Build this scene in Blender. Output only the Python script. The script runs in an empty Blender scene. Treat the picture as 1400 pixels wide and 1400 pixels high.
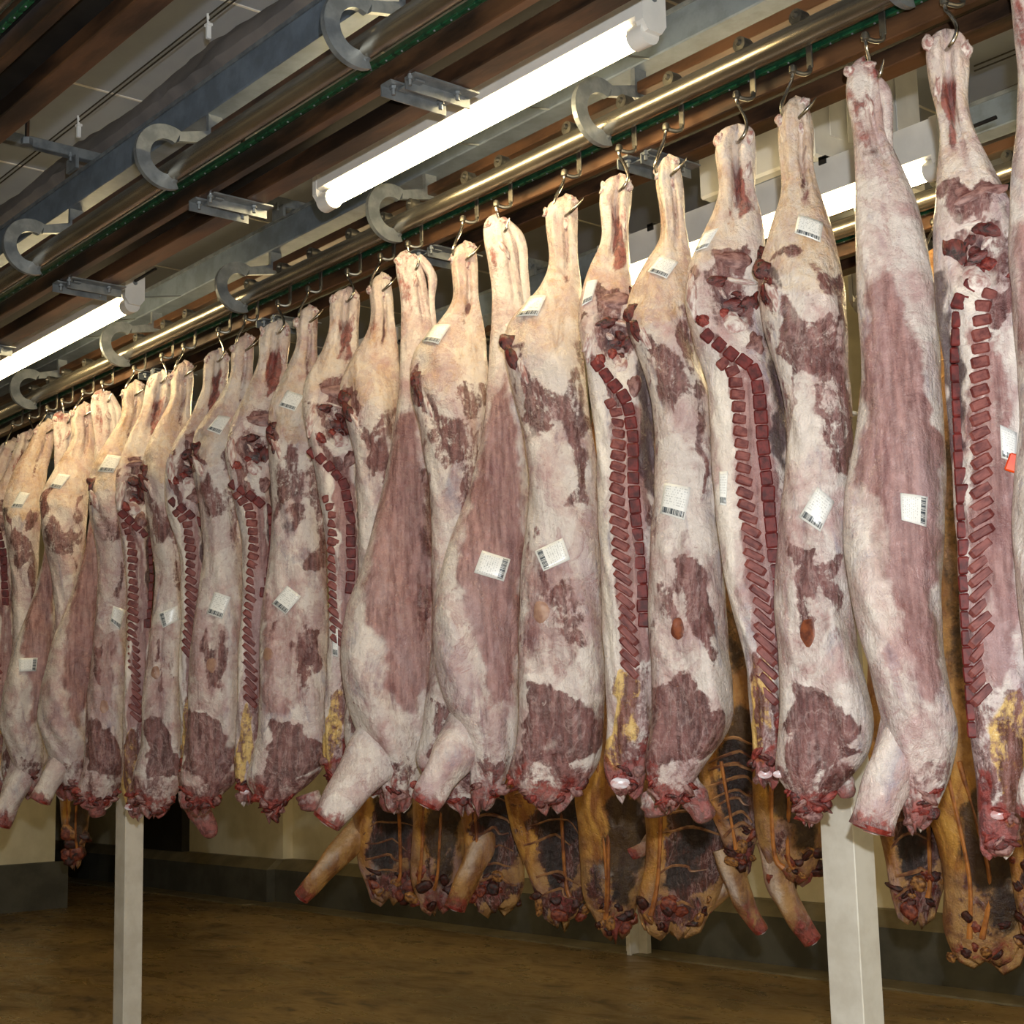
import bpy, math
import numpy as np
from mathutils import Matrix, Vector
from mathutils.bvhtree import BVHTree

# ------------------------------------------------------------------ scene, camera, light
scn = bpy.context.scene
COL = scn.collection
F = 2050.0; VPL = (-1032.0, 1054.0); TILT = -0.025; H = 1.65      # camera solved from the rails' vanishing point
def nrm(v): v = np.asarray(v, float); return v / np.linalg.norm(v)
_d = nrm([VPL[0] - 700, VPL[1] - 700, F]); _X = -_d
_Z = nrm(np.cross(_d, [1, TILT, 0])); _Z = -_Z if _Z[1] > 0 else _Z
_Y = np.cross(_Z, _X); _Y = -_Y if _Y[2] < 0 else _Y
R = np.stack([_X, _Y, _Z])
CAM = np.array([0, 0, H])
def ray(x, y): return R @ np.array([x - 700.0, y - 700.0, F])
def onY(x, y, Yp): r = ray(x, y); return CAM + r * Yp / r[1]
def onZ(x, y, Zp): r = ray(x, y); return CAM + r * (Zp - H) / r[2]
def onX(x, y, Xp): r = ray(x, y); return CAM + r * Xp / r[0]

cam_d = bpy.data.cameras.new('camera'); cam = bpy.data.objects.new('camera', cam_d); COL.objects.link(cam)
cam_d.sensor_width = 36; cam_d.sensor_fit = 'HORIZONTAL'; cam_d.lens = F / 1400 * 36; cam_d.clip_end = 200
rt, dn, fw = R @ [1, 0, 0], R @ [0, 1, 0], R @ [0, 0, 1]
cam.matrix_world = Matrix(((rt[0], -dn[0], -fw[0], 0), (rt[1], -dn[1], -fw[1], 0), (rt[2], -dn[2], -fw[2], H), (0, 0, 0, 1)))
scn.camera = cam

w = bpy.data.worlds.new('world'); scn.world = w; w.use_nodes = True
w.node_tree.nodes['Background'].inputs[0].default_value = (0.02, 0.02, 0.02, 1)
w.node_tree.nodes['Background'].inputs[1].default_value = 1.0

fl = bpy.data.lights.new('camera_flash', 'POINT'); flo = bpy.data.objects.new('camera_flash', fl); COL.objects.link(flo)
flo.location = Vector(CAM + rt * 0.06 - dn * 0.26 + fw * 0.02); fl.energy = 750; fl.shadow_soft_size = 0.03; fl.color = (0.94, 0.98, 1.0)
TUBE = 38.0                                            # emission of the fluorescent tubes
vs = scn.view_settings
vs.view_transform = 'Standard'; vs.look = 'None'; vs.gamma = 1; vs.exposure = 0.0; vs.use_curve_mapping = False

# ------------------------------------------------------------------ material helpers
def lin(r, g, b):
    f = lambda c: (c / 255 / 12.92) if c <= 10 else ((c / 255 + 0.055) / 1.055) ** 2.4
    return (f(r), f(g), f(b), 1)
class NT:
    def __init__(s, name):
        s.m = bpy.data.materials.new(name); s.m.use_nodes = True; s.t = s.m.node_tree
        s.b = s.t.nodes['Principled BSDF']; s.out = s.t.nodes['Material Output']
    def n(s, typ, **kw):
        o = s.t.nodes.new(typ)
        for k, v in kw.items(): setattr(o, k, v)
        return o
    def l(s, a, b): s.t.links.new(a, b)
    def put(s, sock, v):
        if hasattr(v, 'is_linked'): s.l(v, sock)
        else: sock.default_value = v
    def math(s, op, a, b=0.0, clamp=False):
        o = s.n('ShaderNodeMath', operation=op, use_clamp=clamp); s.put(o.inputs[0], a); s.put(o.inputs[1], b); return o.outputs[0]
    def mix(s, f, a, b):
        o = s.n('ShaderNodeMix', data_type='RGBA'); s.put(o.inputs[0], f); s.put(o.inputs[6], a); s.put(o.inputs[7], b); return o.outputs[2]
    def ramp(s, v, a, b, lo=0.0, hi=1.0):
        o = s.n('ShaderNodeMapRange', interpolation_type='SMOOTHSTEP'); s.put(o.inputs[0], v)
        o.inputs[1].default_value = a; o.inputs[2].default_value = b; o.inputs[3].default_value = lo; o.inputs[4].default_value = hi
        return o.outputs[0]
    def coord(s, kind='Object', scale=(1, 1, 1), seed=True):
        tc = s.n('ShaderNodeTexCoord'); mp = s.n('ShaderNodeMapping'); s.l(tc.outputs[kind], mp.inputs[0]); mp.inputs[3].default_value = scale
        if seed:
            oi = s.n('ShaderNodeObjectInfo'); m = s.math('MULTIPLY', oi.outputs['Random'], 37.0)
            cx = s.n('ShaderNodeCombineXYZ'); s.l(m, cx.inputs[0]); s.l(m, cx.inputs[1]); s.l(m, cx.inputs[2]); s.l(cx.outputs[0], mp.inputs[1])
        return mp.outputs[0]
    def noise(s, co, scale, detail=4, rough=0.55, dist=0.0):
        o = s.n('ShaderNodeTexNoise'); s.l(co, o.inputs['Vector']); o.inputs['Scale'].default_value = scale
        o.inputs['Detail'].default_value = detail; o.inputs['Roughness'].default_value = rough; o.inputs['Distortion'].default_value = dist
        return o.outputs[0]
    def bump(s, h, dist=0.01, strength=0.5):
        o = s.n('ShaderNodeBump'); o.inputs['Strength'].default_value = strength; o.inputs['Distance'].default_value = dist
        s.l(h, o.inputs['Height']); s.l(o.outputs[0], s.b.inputs['Normal'])
    def fin(s, col=None, rough=0.5, metal=0.0, spec=0.5):
        if col is not None: s.put(s.b.inputs['Base Color'], col)
        s.put(s.b.inputs['Roughness'], rough); s.put(s.b.inputs['Metallic'], metal); s.put(s.b.inputs['Specular IOR Level'], spec)
        return s.m
def simple(name, a, b=None, scale=6.0, rough=0.5, metal=0.0, bump=0.0, stretch=(1, 1, 1), seed=True, spec=0.5, lo=0.35, hi=0.65):
    t = NT(name); co = t.coord('Object', stretch, seed); nz = t.noise(co, scale, 5, 0.6)
    col = t.mix(t.ramp(nz, lo, hi), lin(*a), lin(*(b or a)))
    if bump: t.bump(t.noise(co, scale * 6, 4), 0.004, bump)
    return t.fin(col, rough, metal, spec)

def carcass_mat(name, fat=((214, 203, 197), (180, 148, 146), (138, 133, 150)), meat=((76, 38, 38), (124, 80, 78)),
                pink=((108, 62, 61), (164, 120, 117)), yel=((216, 184, 120), (200, 154, 84)), rough=0.28, dark=(62, 42, 50)):
    t = NT(name); co = t.coord('Object'); cs = t.coord('Object', (1, 1, 0.12)); cf = t.coord('Object', (1, 1, 0.35))
    n1 = t.noise(co, 6, 6, 0.65, 0.5); n2 = t.noise(co, 30, 6, 0.7, 0.5); n3 = t.noise(cs, 55, 3, 0.6); n4 = t.noise(co, 75, 3, 0.6); n5 = t.noise(cf, 12, 5, 0.65, 0.8)
    aA = t.n('ShaderNodeAttribute', attribute_name='mA'); aB = t.n('ShaderNodeAttribute', attribute_name='mB')
    sA = t.n('ShaderNodeSeparateColor'); t.l(aA.outputs[0], sA.inputs[0]); sB = t.n('ShaderNodeSeparateColor'); t.l(aB.outputs[0], sB.inputs[0])
    M, P, BL = sA.outputs; W, YL, DK = sB.outputs
    fatc = t.mix(t.ramp(n1, 0.42, 0.68), lin(*fat[0]), lin(*fat[1]))
    fatc = t.mix(t.math('MULTIPLY', t.ramp(n5, 0.52, 0.72), 0.75), fatc, lin(*fat[2]))
    fatc = t.mix(t.math('MULTIPLY', t.ramp(n2, 0.58, 0.74), 0.45), fatc, lin(150, 92, 88))       # pink flecks in the fat
    n6 = t.noise(cf, 4, 6, 0.7, 0.6)
    fatc = t.mix(t.math('MULTIPLY', t.ramp(n6, 0.50, 0.66), 0.6), fatc, lin(168, 140, 146))
    def ridge(n_, w_): return t.ramp(t.math('ABSOLUTE', t.math('SUBTRACT', n_, 0.5)), 0.0, w_, 1.0, 0.0)
    fatc = t.mix(t.math('MULTIPLY', t.math('MULTIPLY', ridge(n1, 0.02), t.ramp(n6, 0.4, 0.6)), 0.4), fatc, lin(140, 84, 82))     # fine veins
    fatc = t.mix(t.math('MULTIPLY', t.ramp(n4, 0.62, 0.72), 0.35), fatc, lin(128, 84, 84))
    yc = t.mix(t.ramp(n5, 0.35, 0.65), lin(*yel[0]), lin(*yel[1]))
    wob = t.math('ADD', t.math('MULTIPLY', t.math('SUBTRACT', n5, 0.5), 1.3), t.math('MULTIPLY', t.math('SUBTRACT', n2, 0.5), 0.9))
    wob = t.math('ADD', wob, t.math('MULTIPLY', t.math('SUBTRACT', n4, 0.5), 0.35))
    def fac(mask, k=1.0, lo=0.40, hi=0.60, cap=1.0):
        return t.ramp(t.math('ADD', mask, t.math('MULTIPLY', wob, k)), lo, hi, 0.0, cap)
    col = t.mix(fac(YL, 0.5, 0.2, 0.8), fatc, yc)
    pk = t.mix(t.ramp(n3, 0.3, 0.7), lin(*pink[0]), lin(*pink[1])); pk = t.mix(t.math('MULTIPLY', t.ramp(n6, 0.46, 0.68), 0.55), pk, lin(182, 158, 160)); pk = t.mix(t.math('MULTIPLY', t.ramp(n1, 0.55, 0.72), 0.4), pk, lin(96, 56, 58))
    col = t.mix(t.math('MULTIPLY', fac(P, 0.55, 0.30, 0.72, 0.9), t.math('GREATER_THAN', P, 0.02)), col, pk)
    mt = t.mix(t.ramp(n3, 0.35, 0.65), lin(*meat[0]), lin(*meat[1]))
    mt = t.mix(t.math('MULTIPLY', t.ramp(n2, 0.52, 0.68), 0.45), mt, lin(164, 128, 126))
    mt = t.mix(t.math('MULTIPLY', ridge(n5, 0.03), 0.32), mt, lin(186, 160, 156))
    gate = t.math('GREATER_THAN', M, 0.02)
    col = t.mix(t.math('MULTIPLY', fac(M, 0.9, 0.40, 0.62, 0.95), gate), col, mt)
    col = t.mix(t.math('MULTIPLY', fac(DK, 0.6, 0.35, 0.7, 0.85), t.math('GREATER_THAN', DK, 0.02)), col, lin(*dark))
    bl = t.mix(t.ramp(n2, 0.4, 0.6), lin(84, 14, 14), lin(138, 52, 46))
    col = t.mix(t.math('MULTIPLY', fac(BL, 1.0, 0.35, 0.75, 0.85), t.math('GREATER_THAN', BL, 0.02)), col, bl)
    col = t.mix(fac(W, 0.4, 0.3, 0.9, 0.8), col, lin(236, 226, 216))
    hgt = t.math('ADD', t.math('MULTIPLY', n2, 0.6), t.math('MULTIPLY', n3, 0.25)); hgt = t.math('ADD', hgt, t.math('MULTIPLY', n4, 0.2))
    t.bump(hgt, 0.022, 0.85)
    return t.fin(col, t.ramp(n2, 0.3, 0.7, rough - 0.12, rough + 0.1), 0.0, 0.5)

M_ = dict(
    veal=carcass_mat('pale_beef'),
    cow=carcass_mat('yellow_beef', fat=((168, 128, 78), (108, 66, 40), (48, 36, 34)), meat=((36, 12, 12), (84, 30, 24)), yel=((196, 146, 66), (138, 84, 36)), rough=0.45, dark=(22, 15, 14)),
    bone=simple('red_bone', (60, 10, 12), (112, 36, 33), 1.6, 0.55, spec=0.3, lo=.3, hi=.7),
    bone2=simple('feather_bone', (78, 24, 24), (132, 72, 65), 1.6, 0.55, spec=0.3, lo=.3, hi=.72),
    rib=simple('rib_bone', (150, 108, 70), (92, 52, 38), 24, 0.45, bump=0.3),
    cut=simple('cut_meat', (96, 18, 17), (140, 56, 48), 45, 0.3, bump=0.5),
    disc=simple('cartilage', (212, 208, 214), (176, 120, 118), 30, 0.25),
    galv=simple('galvanised_steel', (140, 146, 150), (112, 118, 124), 14, 0.45, 0.6, 0.1, seed=False),
    beam=simple('beam_steel', (114, 126, 140), (96, 106, 118), 9, 0.5, 0.35, 0.1, seed=False),
    pipe=simple('pipe_steel', (176, 168, 152), (128, 122, 112), 10, 0.27, 0.9, 0.15, (0.15, 1, 1), False),
    rust=simple('rusty_guide', (112, 80, 57), (44, 35, 30), 6, 0.36, 0.5, 0.2, (0.25, 1, 1), False),
    dark=simple('dark_steel', (40, 38, 36), (26, 25, 25), 8, 0.55, 0.4),
    chain=simple('green_chain', (20, 66, 44), (14, 44, 32), 30, 0.35, 0.2),
    link=simple('chain_link_green', (28, 78, 50), (20, 58, 38), 30, 0.3, 0.1),
    steel=simple('hook_steel', (196, 190, 180), (150, 145, 138), 20, 0.22, 1.0),
    strap=simple('strap_steel', (120, 116, 106), (84, 82, 78), 20, 0.4, 0.85),
    white=simple('white_enamel', (214, 212, 208), (204, 202, 198), 5, 0.35, seed=False),
    wpost=simple('white_post_paint', (214, 210, 200), (196, 190, 178), 6, 0.45, 0, 0.1, seed=False),
    cream=simple('cream_wall', (224, 214, 184), (208, 198, 166), 2.5, 0.5, 0, 0.05, seed=False),
    curb=simple('curb_grey', (84, 82, 72), (66, 64, 56), 3, 0.65, 0, 0.2, seed=False),
    chamfer=simple('curb_chamfer', (122, 112, 86), (98, 88, 66), 3, 0.6, seed=False),
    ceil=simple('ceiling_panel', (146, 154, 168), (136, 144, 160), 1.5, 0.7, seed=False),
    doorm=simple('dark_doorway', (44, 40, 30), (34, 30, 24), 3, 0.6, seed=False),
    fabric=simple('duct_fabric', (112, 106, 104), (96, 92, 92), 4, 0.85, 0, 0.25, (1, 1, 1), False),
    wire=simple('wire', (60, 56, 50), None, 5, 0.5, 0.5),
    clip=simple('white_clip', (222, 224, 226), None, 5, 0.4),
    orange=simple('orange_clip', (232, 78, 20), (214, 60, 14), 20, 0.4),
    rubber=simple('black_clip', (24, 22, 20), None, 5, 0.5),
)
def floor_mat():
    t = NT('wet_concrete_floor'); co = t.coord('Object', (0.55, 1, 1), False)
    n1 = t.noise(co, 0.9, 6, 0.65, 0.4); n2 = t.noise(co, 3.5, 6, 0.7, 0.6); n3 = t.noise(co, 30, 3)
    c = t.mix(t.ramp(n1, 0.35, 0.62), lin(104, 84, 52), lin(146, 120, 74)); c = t.mix(t.ramp(n2, 0.52, 0.70), c, lin(60, 45, 28))
    t.bump(n3, 0.003, 0.3); return t.fin(c, t.ramp(n2, 0.35, 0.65, 0.22, 0.5), 0, 0.5)
M_['floor'] = floor_mat()
def emit(name, c, s):
    t = NT(name); t.put(t.b.inputs['Base Color'], (0.8, 0.8, 0.8, 1)); t.b.inputs['Emission Color'].default_value = c; t.b.inputs['Emission Strength'].default_value = s; return t.m
M_['tube'] = emit('lit_tube', (1.0, 0.77, 0.40, 1), TUBE)
def label_mat():
    t = NT('printed_label'); uv = t.n('ShaderNodeUVMap'); sp = t.n('ShaderNodeSeparateXYZ'); t.l(uv.outputs[0], sp.inputs[0]); u, v = sp.outputs[0], sp.outputs[1]
    def band(x, a, b): return t.math('MULTIPLY', t.math('GREATER_THAN', x, a), t.math('LESS_THAN', x, b))
    bars = t.n('ShaderNodeTexNoise', noise_dimensions='1D'); t.l(t.math('MULTIPLY', u, 46.0), bars.inputs['W']); bars.inputs['Scale'].default_value = 1.0; bars.inputs['Detail'].default_value = 0
    bar = t.math('MULTIPLY', t.math('MULTIPLY', band(u, 0.06, 0.94), band(v, 0.06, 0.24)), t.math('GREATER_THAN', bars.outputs[0], 0.42))
    rows = t.math('GREATER_THAN', t.math('FRACT', t.math('MULTIPLY', v, 13.0)), 0.5)
    cx = t.n('ShaderNodeCombineXYZ'); t.l(t.math('MULTIPLY', u, 22.0), cx.inputs[0]); t.l(t.math('FLOOR', t.math('MULTIPLY', v, 13.0)), cx.inputs[1])
    oi = t.n('ShaderNodeObjectInfo'); t.l(t.math('MULTIPLY', oi.outputs['Random'], 50.0), cx.inputs[2])
    words = t.n('ShaderNodeTexNoise'); t.l(cx.outputs[0], words.inputs['Vector']); words.inputs['Scale'].default_value = 1.0
    txt = t.math('MULTIPLY', t.math('MULTIPLY', rows, t.math('GREATER_THAN', words.outputs[0], 0.52)), t.math('MULTIPLY', band(u, 0.08, 0.92), band(v, 0.32, 0.94)))
    c = t.mix(t.math('MULTIPLY', txt, 0.42), lin(226, 226, 224), lin(96, 98, 104)); c = t.mix(bar, c, lin(58, 66, 74))
    return t.fin(c, 0.3, 0, 0.5)
M_['label'] = label_mat()

# ------------------------------------------------------------------ mesh helpers
def mesh_np(name, V, Fq, mat, smooth=True):
    me = bpy.data.meshes.new(name); V = np.asarray(V, np.float32); Fq = list(Fq)
    me.from_pydata(V.tolist(), [], [tuple(int(i) for i in f) for f in Fq]) if len(Fq) < 4000 else None
    if len(Fq) >= 4000:
        q = np.asarray(Fq, np.int32); n = len(q); k = q.shape[1]
        me.vertices.add(len(V)); me.vertices.foreach_set('co', V.ravel()); me.loops.add(n * k); me.loops.foreach_set('vertex_index', q.ravel())
        me.polygons.add(n); me.polygons.foreach_set('loop_start', np.arange(0, n * k, k, dtype=np.int32)); me.update(calc_edges=True); me.validate()
    if smooth: me.polygons.foreach_set('use_smooth', np.ones(len(me.polygons), bool))
    me.materials.append(mat); me.update(); return me
def obj(name, me, parent=None, loc=None, mat4=None):
    o = bpy.data.objects.new(name, me); COL.objects.link(o)
    if parent is not None: o.parent = parent
    if loc is not None: o.location = loc
    if mat4 is not None: o.matrix_basis = mat4
    return o
def tag(o, label=None, cat=None, group=None, kind=None):
    if label: o['label'] = label
    if cat: o['category'] = cat
    if group: o['group'] = group
    if kind: o['kind'] = kind
    return o
def empty(name, loc=(0, 0, 0), rz=0.0):
    o = bpy.data.objects.new(name, None); COL.objects.link(o); o.location = loc; o.rotation_euler = (0, 0, rz); o.empty_display_size = 0.1; return o
class MB:
    def __init__(s): s.v = []; s.f = []
    def add(s, V, Fc):
        k = len(s.v); s.v += [tuple(map(float, p)) for p in V]; s.f += [tuple(i + k for i in f) for f in Fc]; return s
    def box(s, a, b, bev=0.0):
        (x0, y0, z0), (x1, y1, z1) = a, b
        if bev <= 0:
            V = [(x, y, z) for z in (z0, z1) for y in (y0, y1) for x in (x0, x1)]
            return s.add(V, [(0, 2, 3, 1), (4, 5, 7, 6), (0, 1, 5, 4), (2, 6, 7, 3), (0, 4, 6, 2), (1, 3, 7, 5)])
        V = []; lim = ((x0, x1), (y0, y1), (z0, z1)); idx = {}
        for ix in (0, 1):
            for iy in (0, 1):
                for iz in (0, 1):
                    for ax in range(3):
                        p = [lim[0][ix], lim[1][iy], lim[2][iz]]
                        for k, i in zip(range(3), (ix, iy, iz)):
                            if k != ax: p[k] += bev if i == 0 else -bev
                        idx[(ix, iy, iz, ax)] = len(V); V.append(p)
        Fc = []
        for ax in range(3):
            o1, o2 = [k for k in range(3) if k != ax]
            for sd in (0, 1):
                q = []
                for a_, b_ in ((0, 0), (1, 0), (1, 1), (0, 1)):
                    i = [0, 0, 0]; i[ax] = sd; i[o1] = a_; i[o2] = b_; q.append(idx[(*i, ax)])
                if (sd == 0) != (ax == 1): q = q[::-1]
                Fc.append(q)
        for ax in range(3):
            o1, o2 = [k for k in range(3) if k != ax]
            for a_ in (0, 1):
                for b_ in (0, 1):
                    def I(t, fx):
                        i = [0, 0, 0]; i[ax] = t; i[o1] = a_; i[o2] = b_; return idx[(*i, fx)]
                    q = [I(0, o1), I(1, o1), I(1, o2), I(0, o2)]; Fc.append(q)
        for ix in (0, 1):
            for iy in (0, 1):
                for iz in (0, 1): Fc.append([idx[(ix, iy, iz, k)] for k in range(3)])
        return s.add(V, Fc)
    def tube(s, path, rad, n=10, cap=True, flat=1.0):
        P = np.asarray(path, float); m = len(P); rad = np.broadcast_to(np.asarray(rad, float), (m,))
        T = np.gradient(P, axis=0); T /= np.linalg.norm(T, axis=1)[:, None] + 1e-12
        up = np.array([0, 0, 1.0]) if abs(T[0][2]) < 0.9 else np.array([0, 1.0, 0]); V = []
        for k in range(m):
            a = np.cross(T[k], up); a /= np.linalg.norm(a) + 1e-12; b = np.cross(a, T[k]); up = b
            for j in range(n):
                t = 2 * math.pi * j / n; V.append(P[k] + rad[k] * (math.cos(t) * a + flat * math.sin(t) * b))
        Fc = [(k * n + j, k * n + (j + 1) % n, (k + 1) * n + (j + 1) % n, (k + 1) * n + j) for k in range(m - 1) for j in range(n)]
        if cap: Fc += [tuple(range(n))[::-1], tuple(range((m - 1) * n, m * n))]
        return s.add(V, Fc)
    def prism(s, poly, axis, a, b):
        n = len(poly); V = []
        for t in (a, b):
            for p, q in poly: V.append({'x': (t, p, q), 'y': (p, t, q), 'z': (p, q, t)}[axis])
        return s.add(V, [tuple(range(n))[::-1], tuple(range(n, 2 * n))] + [(i, (i + 1) % n, n + (i + 1) % n, n + i) for i in range(n)])
    def mesh(s, name, mat, smooth=False):
        me = bpy.data.meshes.new(name); me.from_pydata(s.v, [], s.f); me.materials.append(mat)
        import bmesh
        bm = bmesh.new(); bm.from_mesh(me); bmesh.ops.recalc_face_normals(bm, faces=bm.faces); bm.to_mesh(me); bm.free()
        if smooth:
            me.polygons.foreach_set('use_smooth', np.ones(len(me.polygons), bool)); me.set_sharp_from_angle(angle=math.radians(40))
        me.update(); return me
    def build(s, name, mat, parent=None, smooth=False, loc=None): return obj(name, s.mesh(name, mat, smooth), parent, loc)
def spline(pts, n):
    P = np.asarray(pts, float); k = len(P); t = np.linspace(0, k - 1, n); out = []
    for q in t:
        i = min(int(q), k - 2); f = q - i; p0 = P[max(i - 1, 0)]; p1 = P[i]; p2 = P[i + 1]; p3 = P[min(i + 2, k - 1)]
        out.append(0.5 * (2 * p1 + (p2 - p0) * f + (2 * p0 - 5 * p1 + 4 * p2 - p3) * f ** 2 + (3 * p1 - p0 - 3 * p2 + p3) * f ** 3))
    return np.array(out)

# ------------------------------------------------------------------ the setting
X0, X1, YF, YB, ZC = -23.0, 4.0, -3.5, 8.62, 4.95
def struct(name, mb, mat): return tag(mb.build(name, mat), kind='structure')
fl_o = struct('floor', MB().box((X0 - .3, YF - .3, -.2), (X1 + .3, YB + .3, 0)), M_['floor'])
ce = struct('ceiling', MB().box((X0 - .3, YF - .3, ZC), (X1 + .3, YB + .3, ZC + .2)), M_['ceil'])
seam = MB()
for x in np.arange(X0 + .6, X1, 1.2): seam.box((x - .006, YF, ZC - .006), (x + .006, YB, ZC + .01))
tag(seam.build('panel_joint', M_['white'], ce), label='pale joints between ceiling panels')
XS = -14.2                                             # where the back wall steps back
wb = struct('wall_back', MB().box((X0, YB + .10, 0), (X1, YB + .4, ZC)).box((X0, YB - .02, 0), (XS, YB + .2, ZC)), M_['cream'])
zt0, zt1 = onY(1209, 1268, 8.5)[2], onY(1209, 1246, 8.55)[2]
cb = MB()
def curb(mb, mc, x0, x1, yf):
    mb.box((x0, yf, 0), (x1, yf + .3, zt0)); mc.prism([(yf, zt0), (yf + .12, zt1), (yf + .3, zt1), (yf + .3, zt0)], 'x', x0, x1)
cc = MB(); curb(cb, cc, XS, X1, 8.5); curb(cb, cc, X0, XS, 8.40)
bb = struct('baseboard_back', cb, M_['curb']); tag(cc.build('chamfer', M_['chamfer'], bb), label='sloping tan top of the curb')
lw = onX(90, 1240, -15.75)
tag(MB().box((-17.6, 8.50, zt1), (-16.3, 8.62, 2.3)).build('doorway_panel', M_['doorm'], wb), label='dark doorway panel')
seamw = MB()
for x in np.arange(XS + 1.3, X1, 1.2): seamw.box((x - .008, YB + .09, zt1), (x + .008, YB + .11, ZC))
seamw.build('wall_panel_joint', M_['chamfer'], wb)
# floor cove strip in front of the curb
struct('trim_1', MB().box((X0, 8.12, 0), (XS, 8.40, .012)).box((XS, 8.22, 0), (X1, 8.5, .012)), M_['chamfer'])
XL = -15.75; YL_ = 6.72
struct('wall_left', MB().box((XL - 1.6, YF, 0), (XL, YL_, ZC)), M_['cream'])
zl0 = onX(40, 1180, XL)[2]
struct('baseboard_left', MB().box((XL, YF, 0), (XL + .12, YL_ + .10, zl0 + 0.0)), M_['curb'])
struct('wall_front', MB().box((X0 - .3, YF - .3, 0), (X1 + .3, YF, ZC)), M_['cream'])
struct('wall_right', MB().box((X1, YF, 0), (X1 + .3, YB + .4, ZC)), M_['cream'])
struct('wall_far_left', MB().box((X0 - .3, YF, 0), (X0, YB + .4, ZC)), M_['cream'])

# steel posts
def post(px, Yp, wx, wy, h, label):
    p = onY(px, 1300, Yp); e = empty('steel_post', (p[0], p[1], 0)); tag(e, label, 'post')
    MB().box((-wx / 2, -wy / 2, 0), (wx / 2, wy / 2, h), 0.003).build('shaft', M_['wpost'], e)
    MB().box((-wx / 2 - .06, -wy / 2 - .06, 0), (wx / 2 + .06, wy / 2 + .06, .015), 0.003).build('base_plate', M_['wpost'], e)
    for sx in (-1, 1):
        for sy in (-1, 1): MB().tube([(sx * (wx / 2 + .035), sy * (wy / 2 + .035), .012), (sx * (wx / 2 + .035), sy * (wy / 2 + .035), .04)], .01, 6).build('bolt', M_['galv'], e)
    MB().box((-wx / 2 - .03, -wy / 2 - .03, h), (wx / 2 + .03, wy / 2 + .03, h + .012), .003).build('cap_plate', M_['wpost'], e)
    return e
post(1167, 4.2, .138, .110, 2.75, 'white square steel post with dark scuffs, standing behind the side whose foreleg drips')
post(175, 3.98, .130, .115, 2.75, 'white square steel post standing before the dark doorway panel')
p3 = onY(859, 1297, 8.2)
e = empty('wall_post', (p3[0], 8.3, 0)); tag(e, 'pale steel post standing against the grey curb of the back wall', 'post')
MB().box((-.13, 0, .0), (.10, .05, 3.2), .004).build('flange', M_['wpost'], e); MB().box((-.02, -.10, 0), (.02, 0, 3.2), .004).build('web', M_['wpost'], e)

# ------------------------------------------------------------------ overhead conveyors
PZ = 3.83
def cbracket_mesh():
    mb = MB(); cy, cz, ro, ri = -.035, .045, .128, .070; n = 22
    ang = np.radians(np.linspace(62, 292, n)); V = []
    for x in (-.011, .011):
        for a in ang: V.append((x, cy + ro * math.cos(a), cz + ro * math.sin(a)))
        for a in ang: V.append((x, cy + ri * math.cos(a), cz + ri * math.sin(a)))
    Fc = []; o = 2 * n
    for i in range(n - 1):
        Fc += [(i, i + 1, n + i + 1, n + i), (o + i, o + n + i, o + n + i + 1, o + i + 1), (i, o + i, o + i + 1, i + 1), (n + i, n + i + 1, o + n + i + 1, o + n + i)]
    Fc += [(0, n, o + n, o), (n - 1, o + n - 1, o + 2 * n - 1, 2 * n - 1)]
    return mb.add(V, Fc).mesh('bracket_plate', M_['galv'])
CB_PL = cbracket_mesh()
CB_ARM = MB().prism([(.015, .118), (.02, .158), (.17, .20), (.17, .15)], 'x', -.011, .011).mesh('bracket_arm', M_['galv'])
CB_HANG = MB().box((-.011, .14, .15), (.011, .20, .265)).mesh('hanger_plate', M_['galv'])
CB_PAD = MB().tube([(0, -.012, -.052), (0, .004, -.036)], .014, 8).mesh('weld_pad', M_['galv'])
CH_A = MB().box((-.028, 0, 0), (.028, .26, .006)).box((-.028, 0, -.034), (-.022, .26, 0)).mesh('channel', M_['galv'])
BOLT = MB().tube([(0, 0, -.03), (0, 0, .01)], .007, 6).tube([(0, 0, -.012), (0, 0, -.002)], .013, 6).mesh('bolt', M_['galv'])
xs_br = [-3.7 - 1.295 * k for k in range(-4, 9)]
xs_br = [x for x in xs_br if x > XL + .3]
RAILS = {}
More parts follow.
